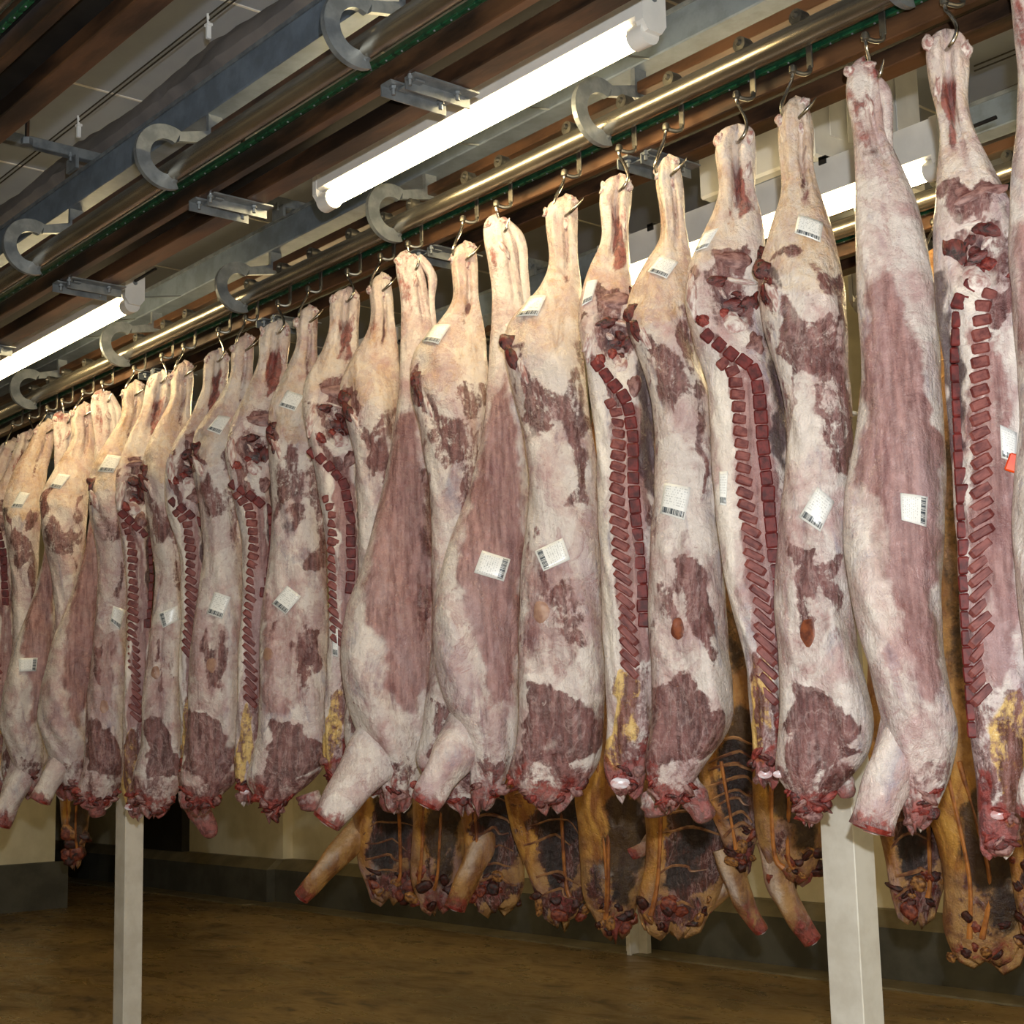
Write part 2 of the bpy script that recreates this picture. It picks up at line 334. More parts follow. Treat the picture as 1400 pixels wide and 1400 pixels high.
def rail(Yp, tagname, x0=XL + .05, x1=3.5, brackets=True, nlinks=False, gcol='rust'):
    t = tag(MB().tube([(x0, Yp, PZ), (x1, Yp, PZ)], .041, 18).build('rail_pipe', M_['pipe'], smooth=True), 'round galvanised rail pipe ' + tagname, 'pipe')
    c = MB().box((x0, Yp + .060, PZ - .034), (x1, Yp + .072, PZ - .010))
    ch = tag(c.build('conveyor_chain', M_['chain']), 'long green conveyor chain beside the pipe ' + tagname, 'chain')
    L = MB(); xx = np.arange(x0, min(x1, 0.5), .085)
    for x in xx: L.box((x, Yp + .058, PZ - .0345), (x + .070, Yp + .076, PZ - .026), .002)
    tag(L.build('chain_links', M_['link'], ch), kind='stuff')
    L = MB()
    for x in xx: L.box((x + .030, Yp + .062, PZ - .038), (x + .036, Yp + .068, PZ - .033), .001)
    tag(L.build('link_pins', M_['galv'], ch), kind='stuff')
    tag(MB().box((x0, Yp + .095, PZ - .088), (x1, Yp + .135, PZ - .018), .004).build('guide_beam', M_[gcol]), 'slim rusty guide beam by the chain of the pipe ' + tagname, 'beam')
    tag(MB().box((x0, Yp + .255, PZ - .088), (x1, Yp + .345, PZ - .026), .004).build('guide_beam', M_[gcol]), 'wide rusty outer guide beam of the pipe ' + tagname, 'beam')
    tag(MB().box((x0, Yp + .10, PZ + .0), (x1, Yp + .33, PZ + .012)).build('gap_plate', M_['dark']), 'added dark plate between guide beams of the pipe ' + tagname, 'cover plate')  # dark plate added to make the gap between the guides dark
    tag(MB().box((x0, Yp + .15, PZ + .165), (x1, Yp + .225, PZ + .21), .004).build('upper_channel', M_['rust']), 'rusty channel under the grey beam above the pipe ' + tagname, 'channel')
    b = empty('support_beam', (0, Yp + .185, PZ + .26)); tag(b, 'blue-grey galvanised support beam above the pipe ' + tagname, 'beam')
    MB().box((x0, -.055, 0), (x1, .055, .14), .005).build('beam_box', M_['beam'], b)
    MB().box((x0, -.062, .125), (x1, -.054, .142)).build('top_lip', M_['galv'], b)
    if not brackets: return
    for x in xs_br:
        e = empty('c_bracket', (x, Yp, PZ)); tag(e, 'grey C-shaped steel bracket gripping the pipe ' + tagname, 'bracket', 'C brackets on the pipe ' + tagname)
        obj('bracket_plate', CB_PL, e); obj('bracket_arm', CB_ARM, e); obj('hanger_plate', CB_HANG, e); obj('weld_pad', CB_PAD, e)
        if Yp == 1.51 or (Yp == 3.6 and x > -3): continue
        e = empty('guide_clamp', (x + .03, Yp + .085, PZ - .095)); tag(e, 'galvanised channel pair bolted under guides of the pipe ' + tagname, 'clamp', 'guide clamps of the pipe ' + tagname)
        for dx in (-.045, .045):
            obj('channel', CH_A, e, (dx, 0.0 if dx < 0 else .03, 0))
            for yy in (.03, .22): obj('bolt', BOLT, e, (dx, yy, 0))
        obj('strap_plate', bpy.data.meshes.get('strap_plate') or MB().box((-.05, .05, -.010), (.05, .085, -.004)).mesh('strap_plate', M_['galv']), e)
rail(3.6, 'of the pale row')
rail(2.55, 'left empty under the duct')
rail(1.51, 'left empty by the aisle')
rail(5.2, 'of the yellowish row', x1=0.5)

# cross struts and threaded rods from the ceiling
for xs_, ylo in ((-6.05, 1.2), (-2.0, 3.2), (-10.2, 1.2)):
    e = empty('cross_strut', (xs_, 0, PZ + .405)); tag(e, 'galvanised cross strut bolted over the support beams' + {-6.05: ' near the fabric duct clips', -2.0: ' beyond the last hanging sides', -10.2: ' toward the cream end wall'}[xs_], 'strut')
    MB().box((-.022, ylo, 0), (.022, 6.2, .045), .003).build('channel', M_['galv'], e)
    MB().box((-.03, ylo, .045), (-.022, 6.2, .052)).build('lip', M_['galv'], e)
    for yy in (2.66, 3.71, 5.31):
        MB().box((-.05, yy - .07, -.06), (.05, yy - .055, .0)).build('beam_clip', M_['galv'], e); obj('bolt', BOLT, e, (.03, yy - .085, .0))
for (x, y, n_) in ((-5.95, 2.35, 'beside the fabric duct'), (-6.0, 3.42, 'above the rail of pale sides'), (onY(1237, 130, 4.7)[0], 4.7, 'behind the hanging hocks')):
    e = empty('hanger_rod', (x, y, PZ + .40)); tag(e, 'thin dark threaded rod hanging from the ceiling ' + n_, 'rod')
    MB().tube([(-.010, 0, 0), (-.010, 0, ZC - PZ - .40)], .006, 8).build('rod', M_['dark'], e); MB().tube([(.010, 0, 0), (.010, 0, ZC - PZ - .40)], .006, 8).build('rod', M_['rust'], e)
    MB().tube([(0, 0, -.03), (0, 0, 0)], .025, 6).build('nut', M_['galv'], e)

# fabric air ducts on twin wires
def duct(Yd, x0, x1, clips, zt, label):
    e = empty('fabric_air_duct', (0, Yd, zt)); tag(e, label, 'air duct')
    xs = np.arange(x0, x1, .04); prof = [(0, 0), (-.05, -.05), (-.11, -.12), (-.12, -.20), (-.06, -.27), (0, -.29), (.06, -.27), (.12, -.20), (.11, -.12), (.05, -.05)]
    V = []; n = len(prof)
    for x in xs:
        d = min(abs(x - c) for c in clips); sag = .045 * min(1, d / .65) ** .7; pin = 0.55 + .45 * min(1, d / .25)
        for k, (py, pz) in enumerate(prof):
            wv = .006 * math.sin(x * 31 + k * 1.7) * (1 if d < .3 else .35)
            V.append((x, py * (pin if pz > -.15 else 1) + wv, pz - sag * (1 if pz > -.18 else .3)))
    Fc = [(i * n + k, i * n + (k + 1) % n, (i + 1) * n + (k + 1) % n, (i + 1) * n + k) for i in range(len(xs) - 1) for k in range(n)]
    MB().add(V, Fc).build('fabric_sleeve', M_['fabric'], e, True)
    for dz in (.10, .125): MB().tube([(x0, 0, dz), (x1, 0, dz)], .004, 6).build('wire', M_['wire'], e)
    for c in clips:
        k = MB().box((c - .009, -.010, 0.02), (c + .009, .010, .09), .002).build('clip', M_['clip'], e)
        MB().tube([(c, 0, .08), (c + .004, -.006, .13)], .006, 6).build('clip_hook', M_['clip'], k); MB().box((c - .016, -.013, .075), (c + .016, .013, .088), .002).build('clip_collar', M_['clip'], k)
duct(2.9, XL + .1, 2.0, [-5.38 - 1.31 * k for k in range(-4, 8)], 4.60, 'grey fabric air duct hung by white clips on twin wires above the empty rail')
yd = 3.06 / (ray(1370, 85)[2] / ray(1370, 85)[1])
duct(yd, -3.7, 1.5, [-2.97 + 1.31 * k for k in range(0, 4)], 4.62, 'grey fabric air duct beyond the rail of yellowish sides')
# ceiling cooler box
bx0 = onZ(1113, 212, 4.2); e = empty('cooler_unit', (bx0[0] - .6, bx0[1], 4.2)); tag(e, 'white box-shaped cooler unit fixed to the ceiling behind the hanging hocks', 'cooler')
MB().box((-.1, 0, 0), (.6, .85, .70), .012).build('housing', M_['white'], e); MB().box((-.05, .06, -.02), (.55, .80, .0), .004).build('drip_tray', M_['galv'], e)
for k in range(5): MB().box((.603, .12 + .13 * k, .12), (.609, .20 + .13 * k, .60)).build('side_rib', M_['white'], e)
MB().box((-.1, -.006, .30), (.6, 0.0, .31)).build('panel_seam', M_['galv'], e)

# fluorescent lamps
def lamp(x0, x1, Yl, zb, label, grp=None, up=False):
    e = empty('fluorescent_lamp', (x0, Yl, zb)); tag(e, label, 'lamp', grp); Ln = x1 - x0
    MB().prism([(-.05, .082), (-.05, .225), (.05, .225), (.05, .082), (.035, .075), (-.035, .075)], 'x', 0, Ln).build('housing', M_['white'], e)
    MB().tube([(.045, -.005, .035), (Ln - .045, -.005, .035)], .032, 16).build('tube', M_['tube'], e, True)
    for xa in (0, Ln):
        sg = -1 if xa == 0 else 1
        cap = MB().prism([(-.052, .06), (-.052, .23), (.052, .23), (.052, .06), (.03, .03), (-.03, .03)], 'x', xa - .004, xa + sg * .03).build('end_cap', M_['white'], e)
        MB().tube([(xa - sg * .055, -.005, .035), (xa + sg * .012, -.005, .035)], [.040, .042], 16).build('socket', M_['white'], e, True)
        MB().tube([(xa + sg * .03, 0, .14), (xa + sg * .033, 0, .14)], .012, 8).build('screw', M_['galv'], cap)
    for fr in (.18, .42, .72):
        k = MB().box((Ln * fr - .018, -.056, .205), (Ln * fr + .018, -.05, .232)).box((Ln * fr - .018, -.056, .225), (Ln * fr + .018, .056, .238)).build('mounting_clip', M_['rubber'], e)
        up = Yl in (6.7, 0.4)
        MB().tube([(Ln * fr, 0, .2), (Ln * fr, 0, ZC - zb)] if up else [(Ln * fr, 0, .232), (Ln * fr, .30, .255), (Ln * fr, .53, PZ + .262 - zb)], .004, 6).build('mounting_arm', M_['galv'], k)
    MB().tube([(Ln + .03, 0, .15), (Ln + .25, 0, .155)], .008, 8).build('cable', M_['dark'], e)
    return e
lamp(-4.93, -3.09, 3.2, 3.79, 'lit white fluorescent lamp above the hocks of the nearer pale sides')
lamp(-8.55, -6.70, 3.2, 3.79, 'lit white fluorescent lamp over the far crowded end of the pale row')
lamp(-12.2, -10.35, 3.2, 3.79, 'lit fluorescent lamp next to the cream end wall above the pale row')
lamp(-4.95, -3.12, 4.8, 3.73, 'lit fluorescent lamp behind the pale row beside the cooler unit')
lamp(-8.55, -6.7, 4.8, 3.73, 'lit fluorescent lamp over the far end of the yellowish row')
for x in (-1.3, 1.2): lamp(x, x + 1.84, 3.2, 3.79, 'lit fluorescent lamp over the rail past the last pale side', 'lamps past the last side')
for x in (-12.2, -4.93): lamp(x, x + 1.84, 6.7, 3.95, 'lit fluorescent lamp added to light the back wall behind both rows', 'lamps added to light the back wall')  # unseen lamps added as fill light for the back of the room

# ------------------------------------------------------------------ hooks and trolleys
Y1, Y2 = 3.6, 5.2
T_WHEEL = MB().tube([(0, -.012, .062), (0, .03, .062)], .026, 14).mesh('wheel', M_['strap'], True)
T_AXLE = MB().tube([(0, -.024, .066), (0, -.012, .066)], [.008, .012], 10).mesh('axle_stud', M_['strap'], True)
T_STRAP = MB().box((-.012, .046, -.095), (.012, .053, .08), .002).box((-.012, .02, .072), (.012, .052, .08), .002).mesh('strap', M_['strap'])
T_ARM = MB().tube(spline([(0, .050, -.088), (0, .046, -.108), (-.010, .030, -.116), (-.022, .010, -.112), (-.030, 0, -.104)], 14), .0075, 8).mesh('arm', M_['strap'], True)
T_KNOB = MB().tube([(-.030, 0, -.116), (-.030, 0, -.112), (-.030, 0, -.100), (-.030, 0, -.090), (-.030, 0, -.086)], [.007, .013, .014, .011, .004], 10).mesh('knob', M_['strap'], True)
def trolley(X, Yp, label, grp):
    e = empty('hook_trolley', (X + .030, Yp, PZ)); tag(e, label, 'trolley', grp)
    for n_, me in (('wheel', T_WHEEL), ('axle_stud', T_AXLE), ('strap', T_STRAP), ('arm', T_ARM), ('knob', T_KNOB)): obj(n_, me, e)
def hook(e_loc, rz, drop, style, label, grp):
    # the hook's eye sits under the trolley knob; local x = image right, local y = away from the aisle
    e = empty('meat_hook', e_loc, rz); tag(e, label, 'hook', grp); d = drop
    if style == 'A': pts = [(0, 0, 0), (-.004, 0, -.02), (-.010, -.01, -.4 * d), (-.030, -.025, -.85 * d), (-.042, -.03, -d - .025), (-.030, -.015, -d - .06), (.0, -.03, -d - .068), (.032, -.055, -d - .050), (.052, -.06, -d - .032), (.066, -.06, -d - .012)]
    elif style == 'B': pts = [(0, 0, 0), (.002, 0, -.02), (.010, -.02, -.4 * d), (.024, -.045, -.8 * d), (.028, -.055, -d - .01), (.020, -.056, -d - .035), (.006, -.045, -d - .05), (-.006, -.02, -d - .05), (-.010, 0, -d - .03)]
    else: pts = [(0, 0, 0), (.002, 0, -.02), (.004, .005, -.4 * d), (.010, .01, -.8 * d), (.016, .012, -d - .02), (.022, -.005, -d - .05), (.034, -.03, -d - .045), (.044, -.04, -d - .02), (.050, -.045, -d)]
    p = spline(pts, 34); r = np.full(34, .0062); r[-7:] = np.linspace(.006, .0012, 7)
    MB().tube(p, r, 9).build('hook_rod', M_['steel'], e, True)
    MB().tube([(0, 0, -.004), (0, 0, .008)], [.009, .009], 8).build('eye', M_['strap'], e, True)
    return e

# ------------------------------------------------------------------ carcass builder
NU, NV = 72, 200
HD = dict(A=([0, .05, .12, .18, .24, .34, .5, .75, .9, .97, 1], [.03, .042, .036, .07, .105, .12, .105, .12, .12, .07, .03]),
          B=([0, .05, .12, .18, .24, .34, .5, .75, .9, .97, 1], [.03, .042, .036, .06, .09, .09, .085, .09, .09, .06, .03]),
          C=([0, .05, .12, .18, .26, .4, .6, .78, .9, .97, 1], [.025, .04, .04, .055, .07, .09, .12, .13, .11, .06, .03]))
HD['D'] = HD['A']; HD['E'] = HD['B']
def smooth(a, k):
    if k < 1: return a
    q = np.exp(-0.5 * (np.arange(-3 * k, 3 * k + 1) / k) ** 2); q /= q.sum()
    return np.convolve(np.pad(a, 3 * k, mode='edge'), q, 'valid')
def sdpoly(px, py, poly):
    poly = np.asarray(poly, float); d = np.full(px.shape, 1e9); ins = np.zeros(px.shape, bool); n = len(poly)
    for i in range(n):
        a = poly[i]; b = poly[(i + 1) % n]; ex, ey = b - a; wx, wy = px - a[0], py - a[1]
        t = np.clip((wx * ex + wy * ey) / (ex * ex + ey * ey + 1e-12), 0, 1); d = np.minimum(d, (wx - ex * t) ** 2 + (wy - ey * t) ** 2)
        c = ((a[1] > py) != (b[1] > py)) & (px < (b[0] - a[0]) * (py - a[1]) / (b[1] - a[1] + 1e-12) + a[0]); ins ^= c
    d = np.sqrt(d); return np.where(ins, -d, d)
CH = dict(M=0, P=1, B=2, W=3, Y=4, D=5)
def px_uv(sil, x, y):
    s_ = np.asarray(sil, float); xl = np.interp(y, s_[:, 0], s_[:, 1]); xr = np.interp(y, s_[:, 0], s_[:, 2])
    return (x - (xl + xr) / 2) / ((xr - xl) / 2), (y - s_[0, 0]) / (s_[-1, 0] - s_[0, 0])
class Carcass:
    def __init__(s, typ, sil, Yp, seed, label, grp=None, mirror=False, mat='veal', nexp=None, thick=1.0, name='beef_side', flat_bottom=False, footpx=None, turn=None):
        s.typ, s.sil, s.mir = typ, np.asarray(sil, float), mirror; s.rng = np.random.default_rng(seed)
        S = s.sil; y0, y1 = S[0, 0], S[-1, 0]; s.y0, s.y1 = y0, y1
        fx = footpx if footpx else (S[0, 1] + S[0, 2]) / 2
        s.P = onY(fx, y0, Yp); v = np.array([s.P[0], s.P[1], 0]); s.v = nrm(v); s.r = np.array([s.v[1], -s.v[0], 0])
        s.rz = math.atan2(s.r[1], s.r[0]); s.n = nexp or (3.0 if typ in 'BE' else 2.35)
        vv = np.linspace(0, 1, NV); yy = y0 + vv * (y1 - y0)
        xl = smooth(np.interp(yy, S[:, 0], S[:, 1]), 3); xr = smooth(np.interp(yy, S[:, 0], S[:, 2]), 3)
        pl = np.array([s.loc(a, b) for a, b in zip(xl, yy)]); pr = np.array([s.loc(a, b) for a, b in zip(xr, yy)])
        s.vv = vv; s.cx = (pl[:, 0] + pr[:, 0]) / 2; s.hw = np.maximum((pr[:, 0] - pl[:, 0]) / 2, .006); s.z = (pl[:, 1] + pr[:, 1]) / 2; s.sl = (pr[:, 1] - pl[:, 1]) / 2
        s.hd = np.interp(vv, *HD[typ]) * thick; s.hd = smooth(s.hd, 4)
        s.zb = s.z[-1]
        s.root = empty(name, (s.P[0], s.P[1], s.zb), s.rz); tag(s.root, label, 'meat', grp); s.mat = mat
        s.bumps = []; s.masks = []
    def loc(s, x, y):
        r = ray(x, y); t = np.dot(s.P - CAM, s.v) / np.dot(r, s.v); p = CAM + r * t; d = p - s.P
        return np.array([np.dot(d, s.r), p[2]])
    def uv(s, x, y): return px_uv(s.sil, x, y)
    def bump(s, u, v, ru, rv, amp): s.bumps.append(((-u if s.mir else u), v, ru, rv, amp))
    def disp(s, u, v):
        d = 0.0
        for (a, b, ru, rv, amp) in s.bumps: d = d + amp * np.exp(-((u - a) / ru) ** 2 - ((v - b) / rv) ** 2)
        return d
    def yfront(s, u, v):
        hd = np.interp(v, s.vv, s.hd); return -hd * (1 - np.clip(np.abs(u), 0, .995) ** s.n) ** (1 / s.n) - s.disp(u, v)
    def pt(s, x, y, lift=0.0):       # a photo pixel on the front of the body, in the thing's own frame
        u, v = s.uv(x, y); p = s.loc(x, y)
        if getattr(s, 'bvh', None):
            h = s.bvh.ray_cast(Vector((p[0], -1, p[1] - s.zb)), Vector((0, 1, 0)))[0]
            if h is not None: return np.array([p[0], h.y - lift, p[1] - s.zb])
        return np.array([p[0], float(s.yfront(np.clip(u, -.97, .97), v)) - lift, p[1] - s.zb])
    def poly(s, ch, pts, val, soft=.012, tsil=None, jit=.0):
        T = tsil if tsil is not None else s.sil; q = np.array([px_uv(T, x, y) for x, y in pts]); q[:, 0] = np.clip(q[:, 0], -1.6, 1.6)
        if s.mir: q[:, 0] *= -1
        if jit: q = q + s.rng.normal(0, 1, q.shape) * np.array([.10, .006]) * jit
        s.masks.append((CH[ch], q, val, soft))
    def build(s):
        rg = s.rng; th = np.arange(NU) * 2 * math.pi / NU; c, sn = np.cos(th), np.sin(th); ex = 2 / s.n
        cu = np.sign(c) * np.abs(c) ** ex; su = np.sign(sn) * np.abs(sn) ** ex
        V = s.vv[:, None] * np.ones((1, NU)); U = np.ones((NV, 1)) * cu[None]; fr = np.clip(su, 0, 1)[None] ** .5
        nz = np.zeros((NV, NU))
        for k in range(9):
            a = rg.integers(1, 5); b = rg.uniform(4, 34); nz += np.sin(a * th[None] + b * V + rg.uniform(0, 6.28)) * (1.0 / (1 + .12 * b))
        for k in range(8):
            a = rg.integers(4, 11); b = rg.uniform(30, 90); nz += .16 * np.sin(a * th[None] + b * V + rg.uniform(0, 6.28))
        end = np.sqrt(np.clip(1 - (1 - np.clip(s.vv / .018, 0, 1)) ** 2, .02, 1)) * np.sqrt(np.clip(1 - (1 - np.clip((1 - s.vv) / .010, 0, 1)) ** 2, .25, 1))
        amp = np.interp(s.vv, [0, .1, .2, 1], [.0045, .0042, .0048, .006])
        k_ = 1 + (nz * amp[:, None]) / np.maximum(s.hw, .03)[:, None] * .6
        x = s.cx[:, None] + s.hw[:, None] * end[:, None] * U * k_
        y = -s.hd[:, None] * end[:, None] * su[None] * (1 + nz * amp[:, None] / .08) - s.disp(U, V) * fr
        rag = np.zeros(NU)
        for k in range(12): rag += np.sin((k + 3) * th + rg.uniform(0, 6.28)) / (1 + .10 * k)
        rr = np.clip((s.vv - .955) / .045, 0, 1)[:, None] ** 1.5
        z = s.z[:, None] + s.sl[:, None] * U - s.zb + rr * rag[None] * .007 * getattr(s, 'ragk', 1.0)
        tf = np.clip(1 - s.vv / .05, 0, 1)[:, None]
        if s.typ == 'B': z = z - .022 * tf * np.exp(-((U + .05) / .28) ** 2) + .006 * tf * U
        elif s.typ in 'AD': z = z + .010 * tf * U - .006 * tf * np.exp(-((U - .3) / .2) ** 2)
        else: z = z - .012 * tf * U
        co = np.stack([x, y, z], -1).reshape(-1, 3)
        top = np.array([[s.cx[0], 0, s.z[0] - s.zb + .003]]); bot = np.array([[s.cx[-1], y[-1].mean(), z[-1].mean()]])
        co = np.concatenate([co, top, bot]); i = np.arange(NV - 1)[:, None] * NU; j = np.arange(NU)[None]; j2 = (j + 1) % NU
        q = np.stack([i + j, i + NU + j, i + NU + j2, i + j2], -1).reshape(-1, 4)
        me = bpy.data.meshes.new('meat_body'); nT = NV * NU
        jj = np.arange(NU); t1 = np.stack([np.full(NU, nT), jj, (jj + 1) % NU], -1); t2 = np.stack([np.full(NU, nT + 1), (NV - 1) * NU + (jj + 1) % NU, (NV - 1) * NU + jj], -1)
        lv = np.concatenate([q.ravel(), t1.ravel(), t2.ravel()]).astype(np.int32)
        tot = np.concatenate([np.full(len(q), 4), np.full(2 * NU, 3)]); st = np.concatenate([[0], np.cumsum(tot)[:-1]]).astype(np.int32)
        me.vertices.add(len(co)); me.vertices.foreach_set('co', co.astype(np.float32).ravel()); me.loops.add(len(lv)); me.loops.foreach_set('vertex_index', lv)
        me.polygons.add(len(tot)); me.polygons.foreach_set('loop_start', st); me.update(calc_edges=True); me.validate()
        me.polygons.foreach_set('use_smooth', np.ones(len(tot), bool))
        C = np.zeros((6, NV, NU)); Um, Vm = U * .14, V * 2.3
        for wl, am in ((.30, .014), (.13, .010), (.07, .006)):
            a1, a2, a3, a4 = rg.uniform(0, 6.28, 4); dU = am * np.sin(Vm * 6.28 / wl + 2.1 * Um / wl + a1) * np.cos(Um * 5 / wl + a2); dV = am * 1.4 * np.sin(Um * 6.28 / wl + a3) * np.cos(Vm * 4 / wl + a4); Um, Vm = Um + dU, Vm + dV
        fm = np.where(su > -.25, 1.0, 0.0)[None] * np.ones((NV, 1))
        for ch, qd, val, soft in s.masks:
            sd = sdpoly(Um, Vm, qd * np.array([.14, 2.3])); sf = max(soft * 1.7, .016); m = np.clip(.5 - sd / (2 * sf), 0, 1) * val * fm; C[ch] = np.maximum(C[ch], m)
        C = np.concatenate([C.reshape(6, -1), C[:, 0, :1], C[:, -1, :1]], 1)
        for nm, o_ in (('mA', 0), ('mB', 3)):
            at = me.color_attributes.new(nm, 'FLOAT_COLOR', 'POINT'); d = np.ones((len(co), 4), np.float32); d[:, :3] = C[o_:o_ + 3].T; at.data.foreach_set('color', d.ravel())
        me.materials.append(M_[s.mat]); me.update(); s.body = obj('meat_body', me, s.root)
        s.bvh = BVHTree.FromPolygons(co.tolist(), q.tolist()); return s
    # -------- parts
    def limb(s, name, pts, rads, y, cut=True, blood=.13, mat=None, flat=.85, ydeep=None, masks=None):
        L = [s.loc(a, b) for a, b in pts]; yv = y if hasattr(y, '__len__') else (np.interp(np.linspace(0, 1, len(L)), [0, .3, .6, 1], [y + .16, y + .05, y + .005, y]) if name == 'foreleg' else [y] * len(L))
        P = spline([(l[0], yy, l[1] - s.zb) for l, yy in zip(L, yv)], 30); lump_r = 1; sc = np.dot(s.P - CAM, s.v) / F
        r = np.interp(np.linspace(0, 1, 30), np.linspace(0, 1, len(rads)), rads) * sc; r = smooth(r, 1)
        if not cut: r[-6:] *= np.sqrt(np.clip(1 - (np.arange(6) / 5.3) ** 2, .05, 1))
        rg = s.rng; n = 22; V = []; T = np.gradient(P, axis=0); T /= np.linalg.norm(T, axis=1)[:, None]
        ph = rg.uniform(0, 6.28, 6)
        for k in range(30):
            a = np.cross(T[k], [0, 1.0, 0]); a /= np.linalg.norm(a); b = np.cross(a, T[k])
            for j in range(n):
                t = 2 * math.pi * j / n; w_ = 1 + .08 * math.sin(2 * t + ph[0] + k * .12) + .045 * math.sin(5 * t + ph[1] + k * .3) + .04 * math.sin(k * .6 + ph[2])
                V.append(P[k] + r[k] * w_ * (math.cos(t) * a + flat * math.sin(t) * b))
        Fc = [(k * n + j, k * n + (j + 1) % n, (k + 1) * n + (j + 1) % n, (k + 1) * n + j) for k in range(29) for j in range(n)] + [tuple(range(n))[::-1], tuple(range(29 * n, 30 * n))]
        me = MB().add(V, Fc).mesh(name, M_[mat or s.mat], True)
        tt = np.repeat(np.linspace(0, 1, 30), n); ang = np.tile(np.arange(n) * 2 * math.pi / n, 30)
        mA = np.ones((30 * n, 4), np.float32); mA[:, :3] = 0; mB = mA.copy()
        mA[:, 2] = np.clip((tt - (1 - blood * 1.8)) / (blood * 1.8), 0, 1) * 1.05; mB[:, 0] = .6 * np.exp(-((ang - 4.2) / .9) ** 2) * (1 - mA[:, 2]); mA[:, 0] = .42 * np.clip(np.sin(ang * 1.0 + .6), 0, 1) * (1 - tt)  # white front streak: pale tissue with a wet sheen painted in
        for k in range(9):
            a0, t0 = rg.uniform(0, 6.28), rg.uniform(0, .95); g_ = np.exp(-(np.angle(np.exp(1j * (ang - a0))) / rg.uniform(.25, .7)) ** 2 - ((tt - t0) / rg.uniform(.06, .2)) ** 2) * rg.uniform(.3, .6)
            if k % 3 == 0: mA[:, 0] = np.maximum(mA[:, 0], g_)
            elif k % 3 == 1: mB[:, 2] = np.maximum(mB[:, 2], g_ * .9)
            else: mA[:, 1] = np.maximum(mA[:, 1], g_)
        if masks:
            for ch, val in masks.items(): (mA if CH[ch] < 3 else mB)[:, CH[ch] % 3] = np.maximum((mA if CH[ch] < 3 else mB)[:, CH[ch] % 3], val)
        for nm, d in (('mA', mA), ('mB', mB)):
            at = me.color_attributes.new(nm, 'FLOAT_COLOR', 'POINT'); at.data.foreach_set('color', d.ravel())
        o = obj(name, me, s.root)
        if cut:
            e_, t_ = P[-1], T[-1]; q = MB().tube([e_ - t_ * .01, e_ + t_ * .004, e_ + t_ * .008], [r[-1] * .97, r[-1] * .9, r[-1] * .5], 14); q.build('cut_face', M_['cut'], o, True)
            MB().tube([e_ + t_ * .006, e_ + t_ * .011], [r[-1] * .42, r[-1] * .36], 10).build('bone_end', M_['disc'], o, True)
        return o
    def label(s, corners, bar=0):
        # corners: photo pixels, top-left, top-right, bottom-right, bottom-left of the sheet; bar = corner index where the barcode edge starts
        c = np.array(corners, float); n = 7; V = []; UV = []
        for a in range(n):
            for b in range(n):
                u, v = b / (n - 1), a / (n - 1); p = (1 - v) * ((1 - u) * c[0] + u * c[1]) + v * ((1 - u) * c[3] + u * c[2]); V.append(s.pt(p[0], p[1], .005 + .002 * math.sin(3 * u + 2 * v)))
                UV.append([(u, 1 - v), (1 - v, 1 - u), (1 - u, v), (v, u)][bar])
        V = np.array(V); g = np.array([(a, b) for a in np.linspace(-1, 1, n) for b in np.linspace(-1, 1, n)])
        A = np.stack([np.ones(n * n), g[:, 0], g[:, 1], g[:, 0] * g[:, 1], g[:, 0] ** 2, g[:, 1] ** 2], 1); fit = A @ np.linalg.lstsq(A, V[:, 1], rcond=None)[0]
        V[:, 1] = fit - max(0.0, float((fit - V[:, 1]).max()) * .8)
        Fc = [(a * n + b, (a + 1) * n + b, (a + 1) * n + b + 1, a * n + b + 1) for a in range(n - 1) for b in range(n - 1)]
        me = bpy.data.meshes.new('paper_label'); me.from_pydata([tuple(p) for p in V], [], Fc); uv = me.uv_layers.new()
        for lp in me.loops: uv.data[lp.index].uv = UV[lp.vertex_index]
        me.polygons.foreach_set('use_smooth', np.ones(len(Fc), bool)); me.materials.append(M_['label'])
        o = obj('paper_label', me, s.root); so = o.modifiers.new('t', 'SOLIDIFY'); so.thickness = .0012; o['label'] = 'white printed paper label with barcode'; return o
    def column(s, name, me, pts, w, h, step, slant=(0, 0), lift=.004, dep=.03, grow=1.0):
        L = np.array([s.loc(a, b) for a, b in pts]); pxs = np.array(pts, float)
        seg = np.r_[0, np.cumsum(np.linalg.norm(np.diff(L, axis=0), axis=1))]; N = max(2, int(seg[-1] / step)); sc = np.dot(s.P - CAM, s.v) / F
        for k in range(N):
            t = (k + .5) / N * seg[-1]; px, py = np.interp(t, seg, pxs[:, 0]), np.interp(t, seg, pxs[:, 1]); p = s.pt(px, py, lift)
            q0, q1 = [np.array([np.interp(t + d_, seg, L[:, 0]), np.interp(t + d_, seg, L[:, 1])]) for d_ in (-.03, .03)]
            lean = math.atan2(q1[0] - q0[0], -(q1[1] - q0[1])); f = k / max(1, N - 1); sl = math.radians(slant[0] + (slant[1] - slant[0]) * min(1, f * 1.25)) * (-1 if s.mir else 1)
            hh = h if np.isscalar(h) else np.interp(f, np.linspace(0, 1, len(h)), h); ww = w if np.isscalar(w) else np.interp(f, np.linspace(0, 1, len(w)), w)
            m = Matrix.Translation(p) @ Matrix.Rotation(-lean * .9, 4, 'Y') @ Matrix.Rotation(sl + s.rng.normal(0, .04), 4, 'Y') @ Matrix.Diagonal((ww * s.rng.uniform(.92, 1.08), dep, hh * s.rng.uniform(.9, 1.08), 1))
            obj(name, me, s.root, mat4=m)

VERT = MB().box((-.5, -.5, -.5), (.5, .5, .5), .10).mesh('vertebra', M_['bone'], False)
FEAT = MB().box((-.5, -.5, -.5), (.5, .5, .5), .14).mesh('spinous_process', M_['bone2'], False)

